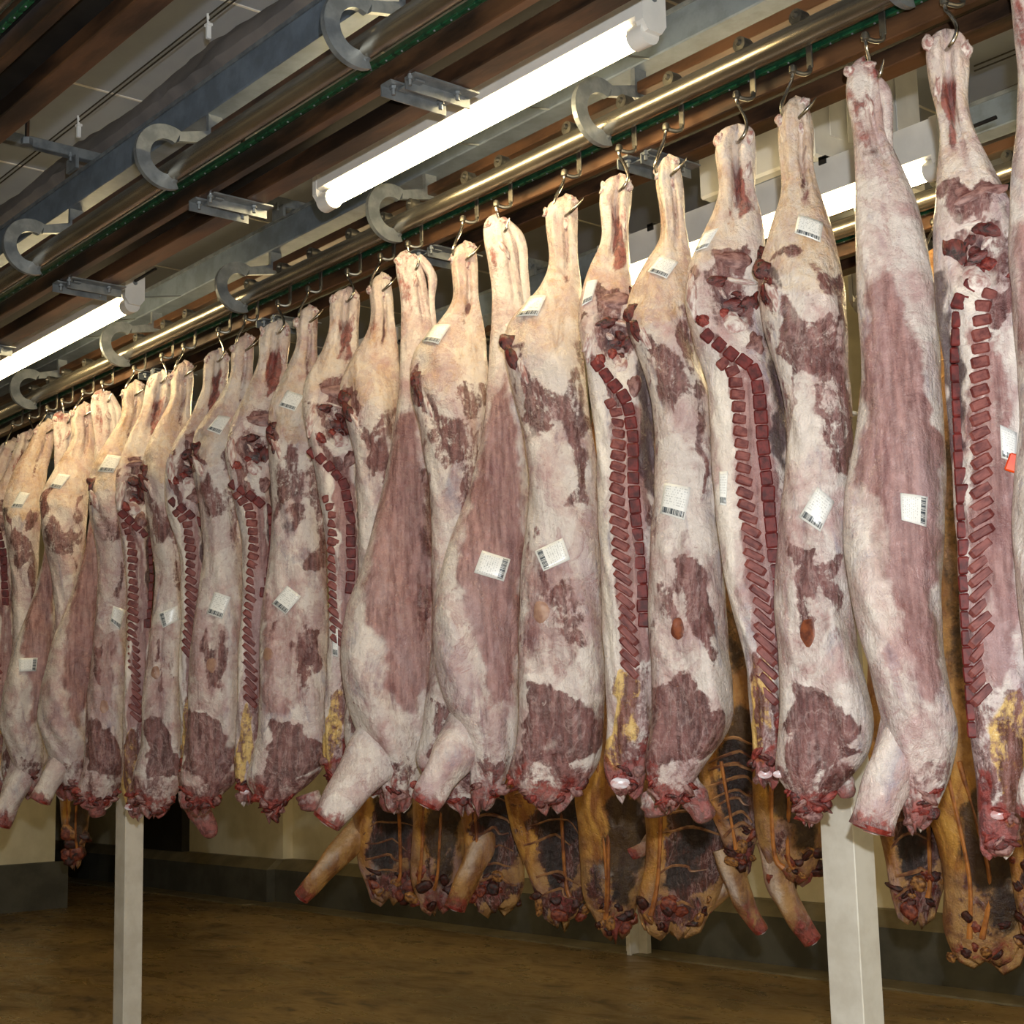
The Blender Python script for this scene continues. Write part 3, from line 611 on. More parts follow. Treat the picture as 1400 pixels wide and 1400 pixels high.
# ------------------------------------------------------------------ outlines read off the photograph (row, left edge, right edge in pixels)
S = {}
S[1] = [(0-30,1375,1440),(0,1383,1445),(60,1388,1440),(100,1392,1440),(170,1390,1455),(260,1385,1490),(360,1382,1510),(450,1388,1520),(560,1395,1525),(620,1390,1525),(700,1384,1525),(800,1388,1520),(900,1398,1515),(1000,1415,1510),(1060,1430,1500),(1110,1440,1480)]
S[2] = [(40,1276,1312),(60,1263,1325),(90,1265,1327),(130,1274,1322),(160,1284,1325),(200,1286,1342),(250,1281,1367),(300,1277,1395),(350,1276,1412),(420,1280,1420),(500,1290,1420),(600,1298,1420),(700,1305,1420),(800,1310,1424),(900,1318,1420),(1000,1325,1412),(1080,1335,1402),(1130,1337,1394),(1165,1342,1386)]
S[3] = [(83,1172,1198),(110,1153,1208),(150,1158,1206),(180,1166,1208),(220,1169,1230),(270,1168,1252),(330,1168,1268),(400,1172,1280),(460,1175,1283),(520,1176,1286),(580,1172,1290),(640,1163,1292),(700,1154,1292),(760,1156,1290),(820,1166,1288),(880,1178,1290),(940,1194,1300),(1000,1206,1312),(1060,1222,1300),(1100,1232,1282),(1130,1240,1266)]
S[4] = [(133,1074,1098),(160,1062,1112),(185,1063,1115),(220,1068,1110),(260,1072,1118),(300,1058,1135),(350,1040,1148),(400,1036,1158),(450,1044,1160),(500,1060,1158),(550,1072,1164),(600,1076,1166),(650,1073,1164),(700,1066,1164),(760,1060,1164),(820,1058,1168),(880,1063,1170),(930,1067,1185),(980,1068,1198),(1030,1060,1194),(1060,1056,1165),(1090,1085,1130),(1122,1096,1110)]
S[5] = [(170,990,1028),(195,975,1033),(225,980,1032),(260,985,1030),(300,972,1042),(340,950,1046),(380,937,1046),(420,936,1052),(470,948,1060),(520,966,1072),(600,972,1080),(700,978,1084),(800,990,1078),(900,1020,1070),(1000,1028,1070),(1040,1028,1072),(1070,1036,1064)]
S[6] = [(213,902,922),(240,896,932),(265,897,935),(300,905,936),(330,905,940),(360,880,948),(400,862,950),(440,854,952),(500,880,957),(550,892,974),(600,895,978),(650,895,982),(700,892,986),(760,888,990),(820,886,992),(880,890,996),(930,893,1003),(980,893,1005),(1020,885,986),(1050,880,960),(1080,892,944),(1104,906,924)]
S[7] = [(238,835,860),(265,818,865),(290,822,860),(330,826,858),(370,805,862),(410,792,868),(450,790,877),(500,800,887),(600,813,896),(700,816,899),(800,822,896),(900,828,893),(1000,832,890),(1050,826,886),(1085,840,875)]
S[8] = [(267,757,788),(295,742,790),(320,748,788),(360,752,790),(400,735,795),(440,692,798),(480,688,800),(530,700,803),(580,715,806),(640,722,816),(700,720,820),(760,715,822),(820,711,825),(880,710,828),(940,710,826),(1000,708,826),(1040,698,822),(1070,690,805),(1088,715,780),(1102,742,768)]
S[9] = [(296,668,690),(320,659,706),(350,668,708),(400,674,716),(450,673,725),(500,672,724),(560,665,725),(620,655,726),(680,640,728),(740,615,728),(800,597,723),(850,590,719),(900,592,713),(950,602,713),(990,620,711),(1030,640,705),(1070,640,690),(1105,645,668)]
S[10] = [(331,622,645),(350,614,655),(375,618,653),(410,622,655),(440,600,660),(470,570,665),(500,560,666),(540,562,668),(580,575,662),(640,585,660),(700,590,655),(800,592,668),(900,588,680),(1000,578,690),(1040,565,690),(1080,590,672),(1108,625,648)]
S[11] = [(345,546,570),(365,537,580),(390,546,584),(430,549,592),(480,547,600),(540,543,599),(600,535,598),(660,525,599),(720,510,599),(780,492,599),(830,475,598),(880,466,597),(930,467,593),(980,480,590),(1020,498,585),(1060,520,572),(1105,530,558)]
S[12] = [(374,511,530),(395,502,535),(420,508,537),(450,505,540),(490,480,545),(530,464,548),(570,472,545),(620,485,542),(700,490,545),(800,488,560),(900,480,570),(1000,470,575),(1050,480,565),(1085,500,540)]
S[13] = [(393,462,488),(415,448,495),(440,451,490),(480,440,490),(520,415,490),(560,412,492),(600,420,498),(660,435,502),(740,446,502),(820,452,500),(900,448,492),(980,444,486),(1040,440,480),(1075,452,470)]
S[14] = [(418,411,432),(440,403,435),(470,407,433),(510,390,436),(550,368,440),(600,365,446),(650,370,446),(700,374,448),(760,368,448),(820,360,448),(880,356,450),(940,354,452),(1000,352,454),(1040,342,450),(1070,332,426),(1098,358,388),(1118,365,377)]
S[15] = [(438,366,394),(460,352,398),(490,355,393),(530,340,390),(570,318,389),(620,307,380),(680,318,377),(740,332,378),(820,332,374),(900,326,362),(980,323,358),(1050,320,356),(1095,328,348)]
S[16] = [(457,326,345),(480,315,348),(510,317,345),(550,295,345),(590,265,341),(640,262,332),(700,274,332),(760,279,333),(820,270,334),(880,262,333),(940,257,333),(1000,255,333),(1040,250,332),(1070,243,326),(1090,255,300),(1108,266,280)]
S[17] = [(477,286,311),(500,277,315),(530,278,310),(570,262,300),(610,235,290),(650,224,282),(700,227,280),(760,246,286),(840,247,286),(920,244,274),(1000,247,272),(1070,246,264)]
S[18] = [(494,241,261),(515,232,266),(545,235,262),(580,215,262),(620,195,262),(660,194,256),(720,204,252),(780,214,252),(840,209,252),(900,200,252),(960,194,252),(1020,192,253),(1060,180,256),(1090,184,240),(1114,196,222)]
S[19] = [(507,208,234),(530,200,236),(560,195,232),(600,175,226),(650,158,212),(700,159,207),(780,172,207),(860,175,209),(940,169,202),(1020,167,197),(1080,165,200),(1116,180,195)]
S[20] = [(521,173,194),(540,165,198),(570,168,195),(610,140,190),(650,120,186),(700,122,182),(760,134,180),(820,134,177),(880,127,174),(940,119,172),(1000,117,172),(1050,116,172),(1080,104,162),(1104,112,146)]
S[21] = [(534,131,149),(555,122,160),(590,130,163),(640,130,160),(700,124,150),(760,114,146),(820,95,143),(880,70,139),(940,55,132),(990,52,124),(1040,70,122),(1070,85,120),(1092,92,114)]
S[22] = [(551,103,124),(575,95,130),(600,100,130),(640,75,130),(680,53,121),(730,57,118),(780,70,112),(840,75,105),(900,70,105),(1000,65,112),(1060,66,112),(1090,80,105)]
S[23] = [(564,71,99),(590,74,105),(640,74,100),(700,70,96),(760,60,84),(820,45,78),(880,20,77),(940,5,72),(990,-2,62),(1040,15,60),(1085,25,55)]
S[24] = [(574,51,77),(600,44,76),(640,20,66),(690,2,59),(740,9,54),(800,18,52),(900,15,55),(1000,5,58),(1060,2,56),(1085,15,45)]
S[25] = [(588,26,54),(612,20,52),(640,10,45),(690,-18,32),(760,-12,24),(850,-8,24),(950,-12,22),(1040,-15,20),(1085,-5,12)]
S[26] = [(600,4,30),(622,-4,28),(660,-25,20),(710,-42,10),(780,-36,4),(900,-40,5),(1020,-45,8),(1085,-30,-5)]

TA, TB, TC = S[8], S[7], S[9]
def paint_A(c, j=1.0):
    L = [('M', [(686,452),(703,462),(709,500),(702,520),(692,492)], 1.0), ('D', [(690,462),(700,470),(705,500),(698,500)], .8),
         ('M', [(762,470),(797,466),(798,528),(768,534)], .62), ('M', [(712,505),(752,540),(790,530),(800,600),(772,592),(735,604),(715,560)], .60),
         ('M', [(776,572),(807,562),(809,700),(786,706),(780,640)], .62), ('M', [(733,782),(746,788),(764,872),(752,884),(737,842)], .70),
         ('M', [(767,800),(792,788),(800,850),(788,918),(772,862)], .70), ('M', [(716,925),(758,940),(815,992),(823,1030),(770,1046),(712,1042)], .82),
         ('M', [(690,1046),(822,1036),(808,1078),(720,1085)], .58), ('B', [(688,1062),(806,1064),(782,1110),(712,1110)], .55), ('B', [(700,1040),(722,1050),(720,1085),(696,1075)], .6),
         ('W', [(722,590),(733,590),(737,700),(723,710)], .55), ('W', [(788,868),(812,878),(828,1000),(814,992)], .65), ('W', [(735,610),(770,620),(770,730),(740,740)], .25),  # narrow left strip is an edge highlight painted into the white fat
         ('P', [(712,740),(770,750),(806,800),(780,920),(758,936),(712,925)], .52), ('P', [(716,560),(800,560),(806,720),(780,730),(760,640)], .40), ('D', [(795,930),(822,960),(824,1005),(806,985)], .34), ('P', [(690,1040),(822,1036),(800,1090),(712,1090)], .6), ('Y', [(730,260),(800,260),(805,500),(690,500)], .38), ('W', [(740,262),(792,262),(792,345),(744,345)], .45),
         ('M', [(704,520),(712,516),(724,600),(720,640)], .55), ('B', [(786,270),(792,275),(790,300),(782,300)], .6)]
    for ch, p, v in L: c.poly(ch, p, v * float(c.rng.uniform(.86, 1.12)), .010, TA, j * (1.9 if v > .55 else 1.2))
    for k in range(26):
        u, v = c.rng.uniform(-1, 1), c.rng.choice([c.rng.uniform(.22, .5), c.rng.uniform(.5, .95)]); a, b = c.rng.uniform(.12, .45), c.rng.uniform(.008, .03); t = np.linspace(0, 6.283, 9)[:-1]
        c.masks.append((CH[c.rng.choice(['M', 'M', 'P', 'P', 'W', 'D'])], np.stack([u + a * np.cos(t), v + b * np.sin(t)], 1), c.rng.uniform(.25, .52), .02))
    c.masks.append((CH['B'], np.array([(-1.3, .972), (0, .962), (1.3, .972), (1.3, 1.02), (-1.3, 1.02)]), .8, .012))
    c.masks.append((CH['M'], np.array([(-1.1, .26), (-.90, .26), (-.86, .6), (-.9, .95), (-1.1, .95)]), .5, .012)); c.masks.append((CH['M'], np.array([(1.1, .26), (.9, .3), (.88, .6), (.92, .8), (1.1, .8)]), .45, .012))
    for ch, p, v in (('M', [(768,322),(777,322),(779,398),(770,398)], .5), ('D', [(770,340),(776,340),(777,380),(771,380)], .45), ('B', [(755,268),(790,268),(788,284),(760,284)], .35)): c.poly(ch, p, v, .006, TA, .5)
    c.bump(.28, .085, .16, .05, -.030); c.bump(-.55, .08, .22, .06, .010); c.bump(-.5, .035, .3, .012, .014); c.bump(.55, .03, .25, .01, .010)
    for k in range(8): c.masks.append((CH[c.rng.choice(['M', 'B', 'D', 'W', 'P'])], (lambda u, v, a, b, t: np.stack([u + a * np.cos(t), v + b * np.sin(t)], 1))(c.rng.uniform(-.9, .9), c.rng.uniform(.01, .17), c.rng.uniform(.15, .4), c.rng.uniform(.008, .02), np.linspace(0, 6.283, 9)[:-1]), c.rng.uniform(.25, .5), .012))
    c.bump(-.8, .225, .28, .018, -.028); c.bump(.25, .30, .5, .06, .022); c.bump(.45, .78, .35, .12, .03); c.bump(-.1, .86, .5, .05, -.014); c.bump(-.3, .64, .14, .10, -.012); c.bump(.25, .70, .1, .08, -.012)
    c.bump(0, .03, .5, .012, .008)
def paint_B(c, j=.7):
    L = [('M', [(812,404),(852,402),(856,432),(820,440)], .8), ('M', [(793,436),(803,436),(803,452),(794,452)], .9), ('M', [(808,440),(862,438),(872,492),(856,520),(830,502),(810,472)], .60), ('D', [(822,462),(850,455),(856,480),(832,486)], .6),
         ('W', [(834,492),(862,490),(866,545),(842,528)], .75), ('W', [(800,430),(815,430),(812,500),(803,500)], .6), ('W', [(816,555),(830,555),(837,760),(838,905),(826,905),(820,760)], .8),
         ('P', [(834,556),(870,556),(886,780),(888,910),(850,920),(838,760)], .75), ('W', [(850,570),(857,570),(866,760),(872,860),(866,860),(856,740)], .55), ('M', [(812,498),(822,492),(858,556),(848,564),(832,556)], .85),
         ('D', [(872,488),(895,488),(897,690),(886,690),(874,640)], .8), ('M', [(878,690),(897,690),(896,800),(886,800)], .45), ('M', [(836,925),(890,900),(892,1040),(826,1052)], .55),
         ('Y', [(848,926),(862,928),(848,1048),(822,1052)], 1.9), ('Y', [(860,930),(870,945),(866,1012),(857,1000)], 1.6), ('B', [(824,1046),(890,1030),(878,1090),(838,1090)], .85), ('B', [(872,1000),(886,990),(886,1060),(868,1060)], .6),
         ('B', [(834,290),(850,288),(855,368),(836,372)], .85), ('W', [(818,240),(865,240),(862,300),(820,300)], .5), ('Y', [(800,240),(870,240),(870,420),(792,420)], .35)]
    for ch, p, v in L: c.poly(ch, p, v, .008, TB, j)
    for k in range(14):
        u, v = c.rng.uniform(-1, 1), c.rng.uniform(.15, .95); a, b = c.rng.uniform(.12, .4), c.rng.uniform(.008, .03); t = np.linspace(0, 6.283, 9)[:-1]
        c.masks.append((CH[c.rng.choice(['M', 'P', 'W', 'D'])], np.stack([u + a * np.cos(t), v + b * np.sin(t)], 1), c.rng.uniform(.2, .42), .02))
    c.bump(.15, .285, .42, .04, -.045); c.bump(.05, .075, .16, .055, -.045); c.bump(-.55, .04, .25, .015, .012); c.bump(.6, .03, .25, .015, .012)
    for k in range(7): c.masks.append((CH[c.rng.choice(['M', 'B', 'B', 'W', 'P'])], (lambda u, v, a, b, t: np.stack([u + a * np.cos(t), v + b * np.sin(t)], 1))(c.rng.uniform(-.5, .9), c.rng.uniform(.02, .17), c.rng.uniform(.15, .35), c.rng.uniform(.008, .03), np.linspace(0, 6.283, 9)[:-1]), c.rng.uniform(.3, .6), .012))
    c.bump(-.75, .27, .25, .05, .02); c.bump(.85, .42, .22, .12, -.05); c.bump(-.05, .07, .16, .055, -.03); c.bump(-.3, .9, .15, .05, .012); c.bump(.2, .5, .9, .14, .006)
def paint_C(c, j=.7, belly=True):
    L = [('P', [(674,545),(690,525),(703,600),(713,700),(717,800),(706,900),(694,965),(676,968),(655,880),(628,800),(632,740),(655,640)], 1.15), ('P', [(655,560),(672,540),(668,640),(640,720),(625,740)], .5),
         ('P', [(618,880),(634,886),(642,945),(628,960)], .7), ('M', [(698,520),(712,520),(722,640),(716,720),(708,640)], .34), ('W', [(672,560),(684,540),(676,640),(664,700)], .15),
         ('M', [(700,860),(716,840),(712,960),(700,980)], .55), ('M', [(640,1030),(706,1020),(692,1070),(650,1080)], .55), ('B', [(640,1060),(690,1060),(670,1110),(645,1110)], .6),
         ('B', [(662,312),(682,330),(692,385),(676,395)], .6), ('B', [(658,292),(692,292),(682,314),(660,318)], .7), ('D', [(678,385),(700,380),(698,440),(682,440)], .28), ('W', [(596,840),(625,790),(650,880),(640,985),(610,940)], .32), ('Y', [(655,290),(730,290),(730,470),(660,470)], .25), ('B', [(606,950),(624,945),(640,995),(622,1000)], .45), ('P', [(600,860),(640,900),(700,960),(700,1040),(640,1040),(604,940)], .42), ('D', [(640,960),(690,970),(690,1010),(650,1010)], .3)]
    for ch, p, v in L: c.poly(ch, p, v, .028, TC, j)
    for k in range(18):
        u, v = c.rng.uniform(-1, 1), c.rng.uniform(.03, .98); a, b = c.rng.uniform(.12, .45), c.rng.uniform(.01, .04); t = np.linspace(0, 6.283, 9)[:-1]
        c.masks.append((CH[c.rng.choice(['M', 'P', 'W', 'P', 'D'])], np.stack([u + a * np.cos(t), v + b * np.sin(t)], 1), c.rng.uniform(.18, .38), .025))
    c.masks.append((CH['B'], np.array([(-1.3, .965), (1.3, .965), (1.3, 1.02), (-1.3, 1.02)]), .8, .012)); c.masks.append((CH['M'], np.array([(1.1, .3), (.92, .3), (.86, .6), (.88, .95), (1.1, .95)]), .45, .014))
    c.bump(-.1, .5, .55, .16, -.012); c.bump(.35, .09, .14, .06, -.02); c.bump(-.55, .72, .45, .12, .03); c.bump(.55, .45, .25, .2, .012); c.bump(.0, .85, .5, .05, .02); c.bump(.15, .80, .12, .08, -.014)

SIDES = {}
GRP = 'pale beef sides on the front rail'
def add(i, typ, seed, label, hook_style, mirror=False, grp=None, thick=1.0, **kw):
    c = Carcass(typ, S[i], Y1, seed, label, grp, mirror, thick=thick, **kw); {'A': paint_A, 'B': paint_B, 'C': paint_C}[typ](c); SIDES[i] = c
    trolley(c.P[0], Y1, 'hook trolley with bent strap and knob above a pale beef side', 'hook trolleys over the pale sides')
    kz = PZ - .112; drop = max(.04, kz - c.P[2]) + .022
    hook((c.P[0], Y1, kz), c.rz, drop, hook_style, 'curved steel meat hook piercing the hock of a pale beef side', 'meat hooks of the pale sides')
    return c
far = 'pale beef sides crowded at the far end of the row'
add(1, 'C', 101, 'pale beef side with a smooth white belly and an orange clip beside it', 'C')
add(2, 'B', 102, 'split beef side with vertebrae left of the feather bones and no label on its thigh', 'B', mirror=True)
add(3, 'C', 103, 'long pink-flanked beef side whose pale foreleg hangs before the white post', 'C')
add(4, 'A', 104, 'fat-covered beef side with a large brown oval stamp and two labels', 'A')
add(5, 'B', 105, 'split beef side showing red vertebrae, hanging between the two sides with brown oval stamps', 'B')
add(6, 'A', 106, 'fat-covered beef side with an upright label and a small dark oval stamp', 'A')
add(7, 'B', 107, 'split beef side with a round red neck stump and dark hollow flank', 'B')
add(8, 'A', 108, 'broad fat-covered beef side with a tilted label, beside the pink flank that has a label', 'A')
add(9, 'C', 109, 'pink-flanked beef side with a white label on its flank and a slanting foreleg', 'C')
add(10, 'A', 110, 'fat beef side with a thigh label squeezed between two pink-flanked sides', 'A')
add(11, 'C', 111, 'pink-flanked beef side without any label, its foreleg reaching over a yellow shank', 'C')
add(12, 'A', 112, 'mostly hidden beef side with a dark hip hollow behind the unlabelled pink flank', 'A')
add(13, 'B', 113, 'split beef side showing vertebrae, tucked behind the unlabelled pink-flanked side', 'B')
add(14, 'A', 114, 'fat-covered beef side with a diamond-tilted label between two split sides', 'A')
for i_, t_, l_ in ((15, 'B', "narrow split beef side next to the fat side with the diamond-tilted label"), (16, 'A', "narrow fat-covered side with labels on thigh and back, beyond the diamond-labelled one"),
                   (17, 'B', "narrow split beef side beside the one with a pink shred hanging below"), (18, 'A', "narrow fat-covered side with one wide tilted label and a pink shred hanging below"),
                   (19, 'B', "narrow split beef side hanging before the post at the doorway panel"), (20, 'A', "narrow fat-covered side with a thigh label and a steep slim back label"),
                   (21, 'C', "pink-flanked side without label near the far end, its foreleg slanting down"), (22, 'A', "round-thighed side with a thigh label between the two far pink flanks"),
                   (23, 'C', "pink-flanked side with a small flank label at the far end of the row"), (24, 'A', "round-thighed side with a thigh label behind the far labelled pink flank"),
                   (25, 'B', "split side with a dark red spine among the farthest pale sides"), (26, 'A', "farthest pale side of the row, showing only a round thigh")):
    add(i_, t_, 100 + i_, l_, t_)

# particular marks of single sides
q = SIDES[4]
for ch, p, v in (('M', [(1082,752),(1114,750),(1120,800),(1112,830),(1095,815),(1088,780)], .85), ('M', [(1124,770),(1136,770),(1134,830),(1126,810)], .6), ('M', [(1140,380),(1160,380),(1160,460),(1136,458)], .8), ('M', [(1060,352),(1095,350),(1085,372),(1058,372)], .75), ('M', [(1072,440),(1082,430),(1078,640),(1074,620)], .9), ('D', [(1075,380),(1110,400),(1100,440),(1072,430)], .35)): q.poly(ch, p, v, .008)
q = SIDES[6]
for ch, p, v in (('M', [(918,765),(938,760),(942,800),(930,820),(920,800)], .75), ('M', [(945,790),(962,800),(956,850),(946,830)], .6), ('M', [(925,440),(948,445),(955,520),(930,530)], .5)): q.poly(ch, p, v, .008)
q = SIDES[14]
for ch, p, v in (('M', [(415,858),(438,862),(440,905),(428,925),(418,895)], .8), ('M', [(376,648),(398,645),(402,685),(380,690)], .75), ('M', [(392,700),(415,690),(418,720),(398,730)], .7)): q.poly(ch, p, v, .008)
q = SIDES[3]
for ch, p, v in (('B', [(1160,130),(1185,138),(1185,158),(1164,156)], .9), ('D', [(1172,160),(1195,165),(1208,220),(1195,250),(1180,220)], .42), ('B', [(1175,85),(1205,90),(1205,120),(1185,120)], .6), ('P', [(1205,380),(1215,370),(1245,470),(1272,560),(1288,640),(1282,760),(1250,830),(1238,760),(1225,700),(1190,650),(1195,560),(1203,480)], 1.2), ('P', [(1240,780),(1288,760),(1285,900),(1250,905)], .8), ('W', [(1160,680),(1195,660),(1225,740),(1232,860),(1205,930),(1172,800)], .5)): q.poly(ch, p, v, .012)
q = SIDES[11]
for ch, p, v in (('M', [(572,640),(596,640),(597,760),(578,760)], .7), ('M', [(562,800),(594,800),(590,880),(566,900)], .6), ('W', [(548,640),(570,640),(570,780),(548,800)], .3)): q.poly(ch, p, v, .012)
q = SIDES[2]
for ch, p, v in (('M', [(1300,262),(1345,248),(1385,262),(1375,275),(1320,282)], .85), ('M', [(1290,300),(1300,300),(1298,350),(1290,345)], .9), ('M', [(1310,310),(1360,300),(1365,350),(1335,365),(1315,345)], .6), ('W', [(1300,285),(1380,285),(1395,420),(1370,420),(1368,310)], .5)): q.poly(ch, p, v, .010)

for i, c in SIDES.items(): c.build()

# spines: vertebral bodies and feather bones, one piece each
SP = {2: ([(1346,372),(1312,425),(1310,500),(1314,600),(1318,700),(1322,800),(1326,900),(1334,1010)], [(1358,405),(1344,430),(1340,520),(1342,620),(1343,700),(1342,800),(1342,900),(1345,960)]),
      5: ([(962,462),(1000,494),(1030,512),(1038,545),(1043,610),(1050,680),(1057,760),(1061,830),(1063,880)], [(985,500),(1005,518),(1010,550),(1016,620),(1020,680),(1030,760),(1042,830),(1048,900),(1050,960)]),
      7: ([(812,500),(840,534),(858,556),(865,600),(866,664),(870,720),(876,790),(881,860)], [(832,552),(843,568),(846,620),(845,680),(848,740),(853,800),(859,860),(862,925)]),
      13: ([(422,616),(448,640),(471,668),(479,710),(480,770),(478,815)], [(446,680),(456,705),(457,760),(459,810),(461,860),(463,885)]),
      15: ([(314,662),(340,680),(366,700),(369,735),(366,780),(360,820)], [(322,676),(342,700),(348,740),(345,800),(342,860),(342,920),(343,965)]),
      17: ([(232,686),(255,704),(277,722),(281,770),(280,820)], [(240,700),(258,722),(262,770),(262,840),(257,900)]),
      19: ([(164,702),(186,722),(203,740),(205,790),(201,860)], [(170,716),(180,735),(183,790),(183,860),(184,915),(186,985)]),
      25: ([(-5,720),(5,760),(8,830)], [(-6,760),(-4,850),(-4,930)])}
for i, (vc, fc) in SP.items():
    c = SIDES[i]; k = 1.0
    c.column('vertebra', VERT, vc, .040, [.045, .048, .049, .048, .046], .0475, (0, 0), lift=-.011)
    c.column('spinous_process', FEAT, fc, [.046, .054, .074, .084], [.035, .033, .026, .025], .038, (4, 46), lift=-.0115)

# irregular lumps of cut meat, bone and fat on the split faces and hems
import bmesh
def lump_mesh(name, mat, seed):
    rg = np.random.default_rng(seed); bm = bmesh.new(); bmesh.ops.create_icosphere(bm, subdivisions=3, radius=1.0); K = rg.normal(0, 1, (7, 3)) * np.array([1.5, 2, 2.6, 3.4, 4, 5, 6])[:, None]; ph = rg.uniform(0, 6.28, 7)
    for v_ in bm.verts:
        n_ = np.array(v_.co); d = sum(math.sin(float(K[k] @ n_) + ph[k]) / (k + 2.2) for k in range(7)); v_.co = Vector(n_ * (1 + .46 * d))
    me = bpy.data.meshes.new(name); bm.to_mesh(me); bm.free(); me.polygons.foreach_set('use_smooth', np.ones(len(me.polygons), bool)); me.materials.append(mat); return me
M_['dmeat'] = simple('dark_cut_meat', (36, 9, 10), (104, 40, 36), 1.7, 0.25, bump=0.6); M_['pfat'] = simple('pelvic_fat', (216, 206, 200), (150, 104, 100), 1.6, 0.3, bump=0.5)
M_['mmeat'] = simple('mauve_meat', (84, 40, 38), (150, 112, 106), 1.8, 0.3, bump=0.5)
M_['cutl'] = simple('raw_cut_meat', (84, 12, 12), (150, 64, 56), 1.8, 0.22, bump=0.6)
LM = {k: [lump_mesh('%s_lump' % k, M_[k], 30 + i) for i in range(4)] for k in ('dmeat', 'pfat', 'cutl', 'mmeat')}
M_['sinew'] = simple('orange_sinew', (176, 112, 52), (112, 62, 34), 14, 0.4, bump=0.3); M_['cut2'] = simple('aged_cut_meat', (74, 14, 12), (140, 70, 48), 1.8, 0.3, bump=0.6); M_['dmeat2'] = simple('aged_dark_meat', (22, 9, 9), (74, 28, 22), 1.8, 0.35, bump=0.6); M_['tan'] = simple('aged_fat', (168, 118, 62), (78, 42, 26), 1.6, 0.4, bump=0.5)
LM.update({k: [lump_mesh('%s_lump' % k, M_[k], 60 + i) for i in range(3)] for k in ('cut2', 'dmeat2', 'tan')})
LN = dict(cut2='meat_shred', dmeat2='meat_lump', tan='fat_lump', dmeat='meat_lump', pfat='fat_lump', cutl='meat_shred', mmeat='muscle_lump')
def inv(T, c, x, y):
    u, v = px_uv(T, x, y); u = float(np.clip(-u if c.mir else u, -.84, .84)); yy = c.y0 + v * (c.y1 - c.y0); Sx = c.sil; xl = np.interp(yy, Sx[:, 0], Sx[:, 1]); xr = np.interp(yy, Sx[:, 0], Sx[:, 2]); return (xl + xr) / 2 + u * (xr - xl) / 2, yy
def lump(c, kind, x, y, rx, rz, dep=.010, T=None, rot=0.0, sink=.3):
    if T is not None:
        k = (c.y1 - c.y0) / (T[-1][0] - T[0][0]); x, y = inv(T, c, x, y); rx, rz = rx * k, rz * k
    p = c.pt(x, y, 0.0); sc = np.dot(c.P - CAM, c.v) / F; p[1] += dep * sink
    obj(LN[kind], LM[kind][c.rng.integers(3)], c.root, mat4=Matrix.Translation(p) @ Matrix.Rotation((-rot if c.mir else rot) + c.rng.normal(0, .15), 4, 'Y') @ Matrix.Diagonal((rx * sc, dep, rz * sc, 1)))
for i, c in SIDES.items():
    if c.typ == 'B' and i != 25:
        for kd, x, y, rx, rz, ro in (('dmeat', 822, 450, 18, 10, -.3), ('dmeat', 838, 476, 22, 14, .2), ('dmeat', 860, 472, 11, 20, .1), ('pfat', 849, 510, 17, 20, 0), ('mmeat', 832, 418, 26, 13, .1), ('pfat', 842, 446, 26, 4.5, .25), ('pfat', 806, 474, 8, 30, 0), ('dmeat', 868, 415, 13, 20, 0), ('cutl', 834, 488, 9, 8, 0), ('mmeat', 864, 532, 11, 18, .3), ('dmeat', 848, 462, 10, 8, .5), ('pfat', 832, 464, 9, 5, .6), ('cutl', 818, 500, 8, 12, -.6), ('dmeat', 846, 492, 9, 6, 0)):
            if i == 2 and x > 862: continue
            lump(c, kd, x, y, rx, rz, .014, TB, ro, .55)
        for k in range(9): lump(c, ['cutl', 'dmeat', 'mmeat'][k % 3], c.rng.uniform(834, 882), c.rng.uniform(1040, 1080), c.rng.uniform(6, 13), c.rng.uniform(4, 10), .016, TB, c.rng.uniform(-1, 1), .7)
    if c.typ == 'A' and i < 21:
        for kd, x, y, rx, rz, ro in (('dmeat', 700, 474, 12, 15, -.4), ('dmeat', 706, 500, 9, 22, -.35), ('pfat', 716, 512, 7, 24, -.3)): lump(c, kd, x, y, rx, rz, .012, TA, ro, .55)
        for k in range(13):
            f = k / 12; lump(c, ['cutl', 'dmeat', 'mmeat', 'dmeat'][k % 4], 697 + 105 * f + c.rng.normal(0, 3), 1070 + 22 * math.sin(f * 3.14) + c.rng.normal(0, 4), c.rng.uniform(7, 15), c.rng.uniform(4, 9), .016, TA, c.rng.uniform(-1, 1), .75)
    if c.typ == 'C' and i > 1:
        for k in range(6): lump(c, ['cutl', 'dmeat', 'mmeat'][k % 3], c.rng.uniform(645, 685), c.rng.uniform(1065, 1098), c.rng.uniform(7, 14), c.rng.uniform(4, 8), .016, TC, c.rng.uniform(-1, 1), .75)
    if c.typ in 'AC':
        T_ = TA if c.typ == 'A' else TC; pk = [(748, 294, 7, 9), (782, 276, 7, 7), (772, 305, 6, 12)] if c.typ == 'A' else [(668, 310, 7, 8), (684, 304, 9, 6), (690, 345, 5, 16)]
        for x, y, rx, rz in pk: lump(c, 'pfat', x, y, rx, rz, .013, T_, c.rng.normal(0, .3), .55)
    else:
        for x, y, rx, rz in ((826, 262, 7, 12), (857, 258, 7, 11), (852, 300, 5, 20)): lump(c, 'pfat', x, y, rx, rz, .013, TB, 0, .55)

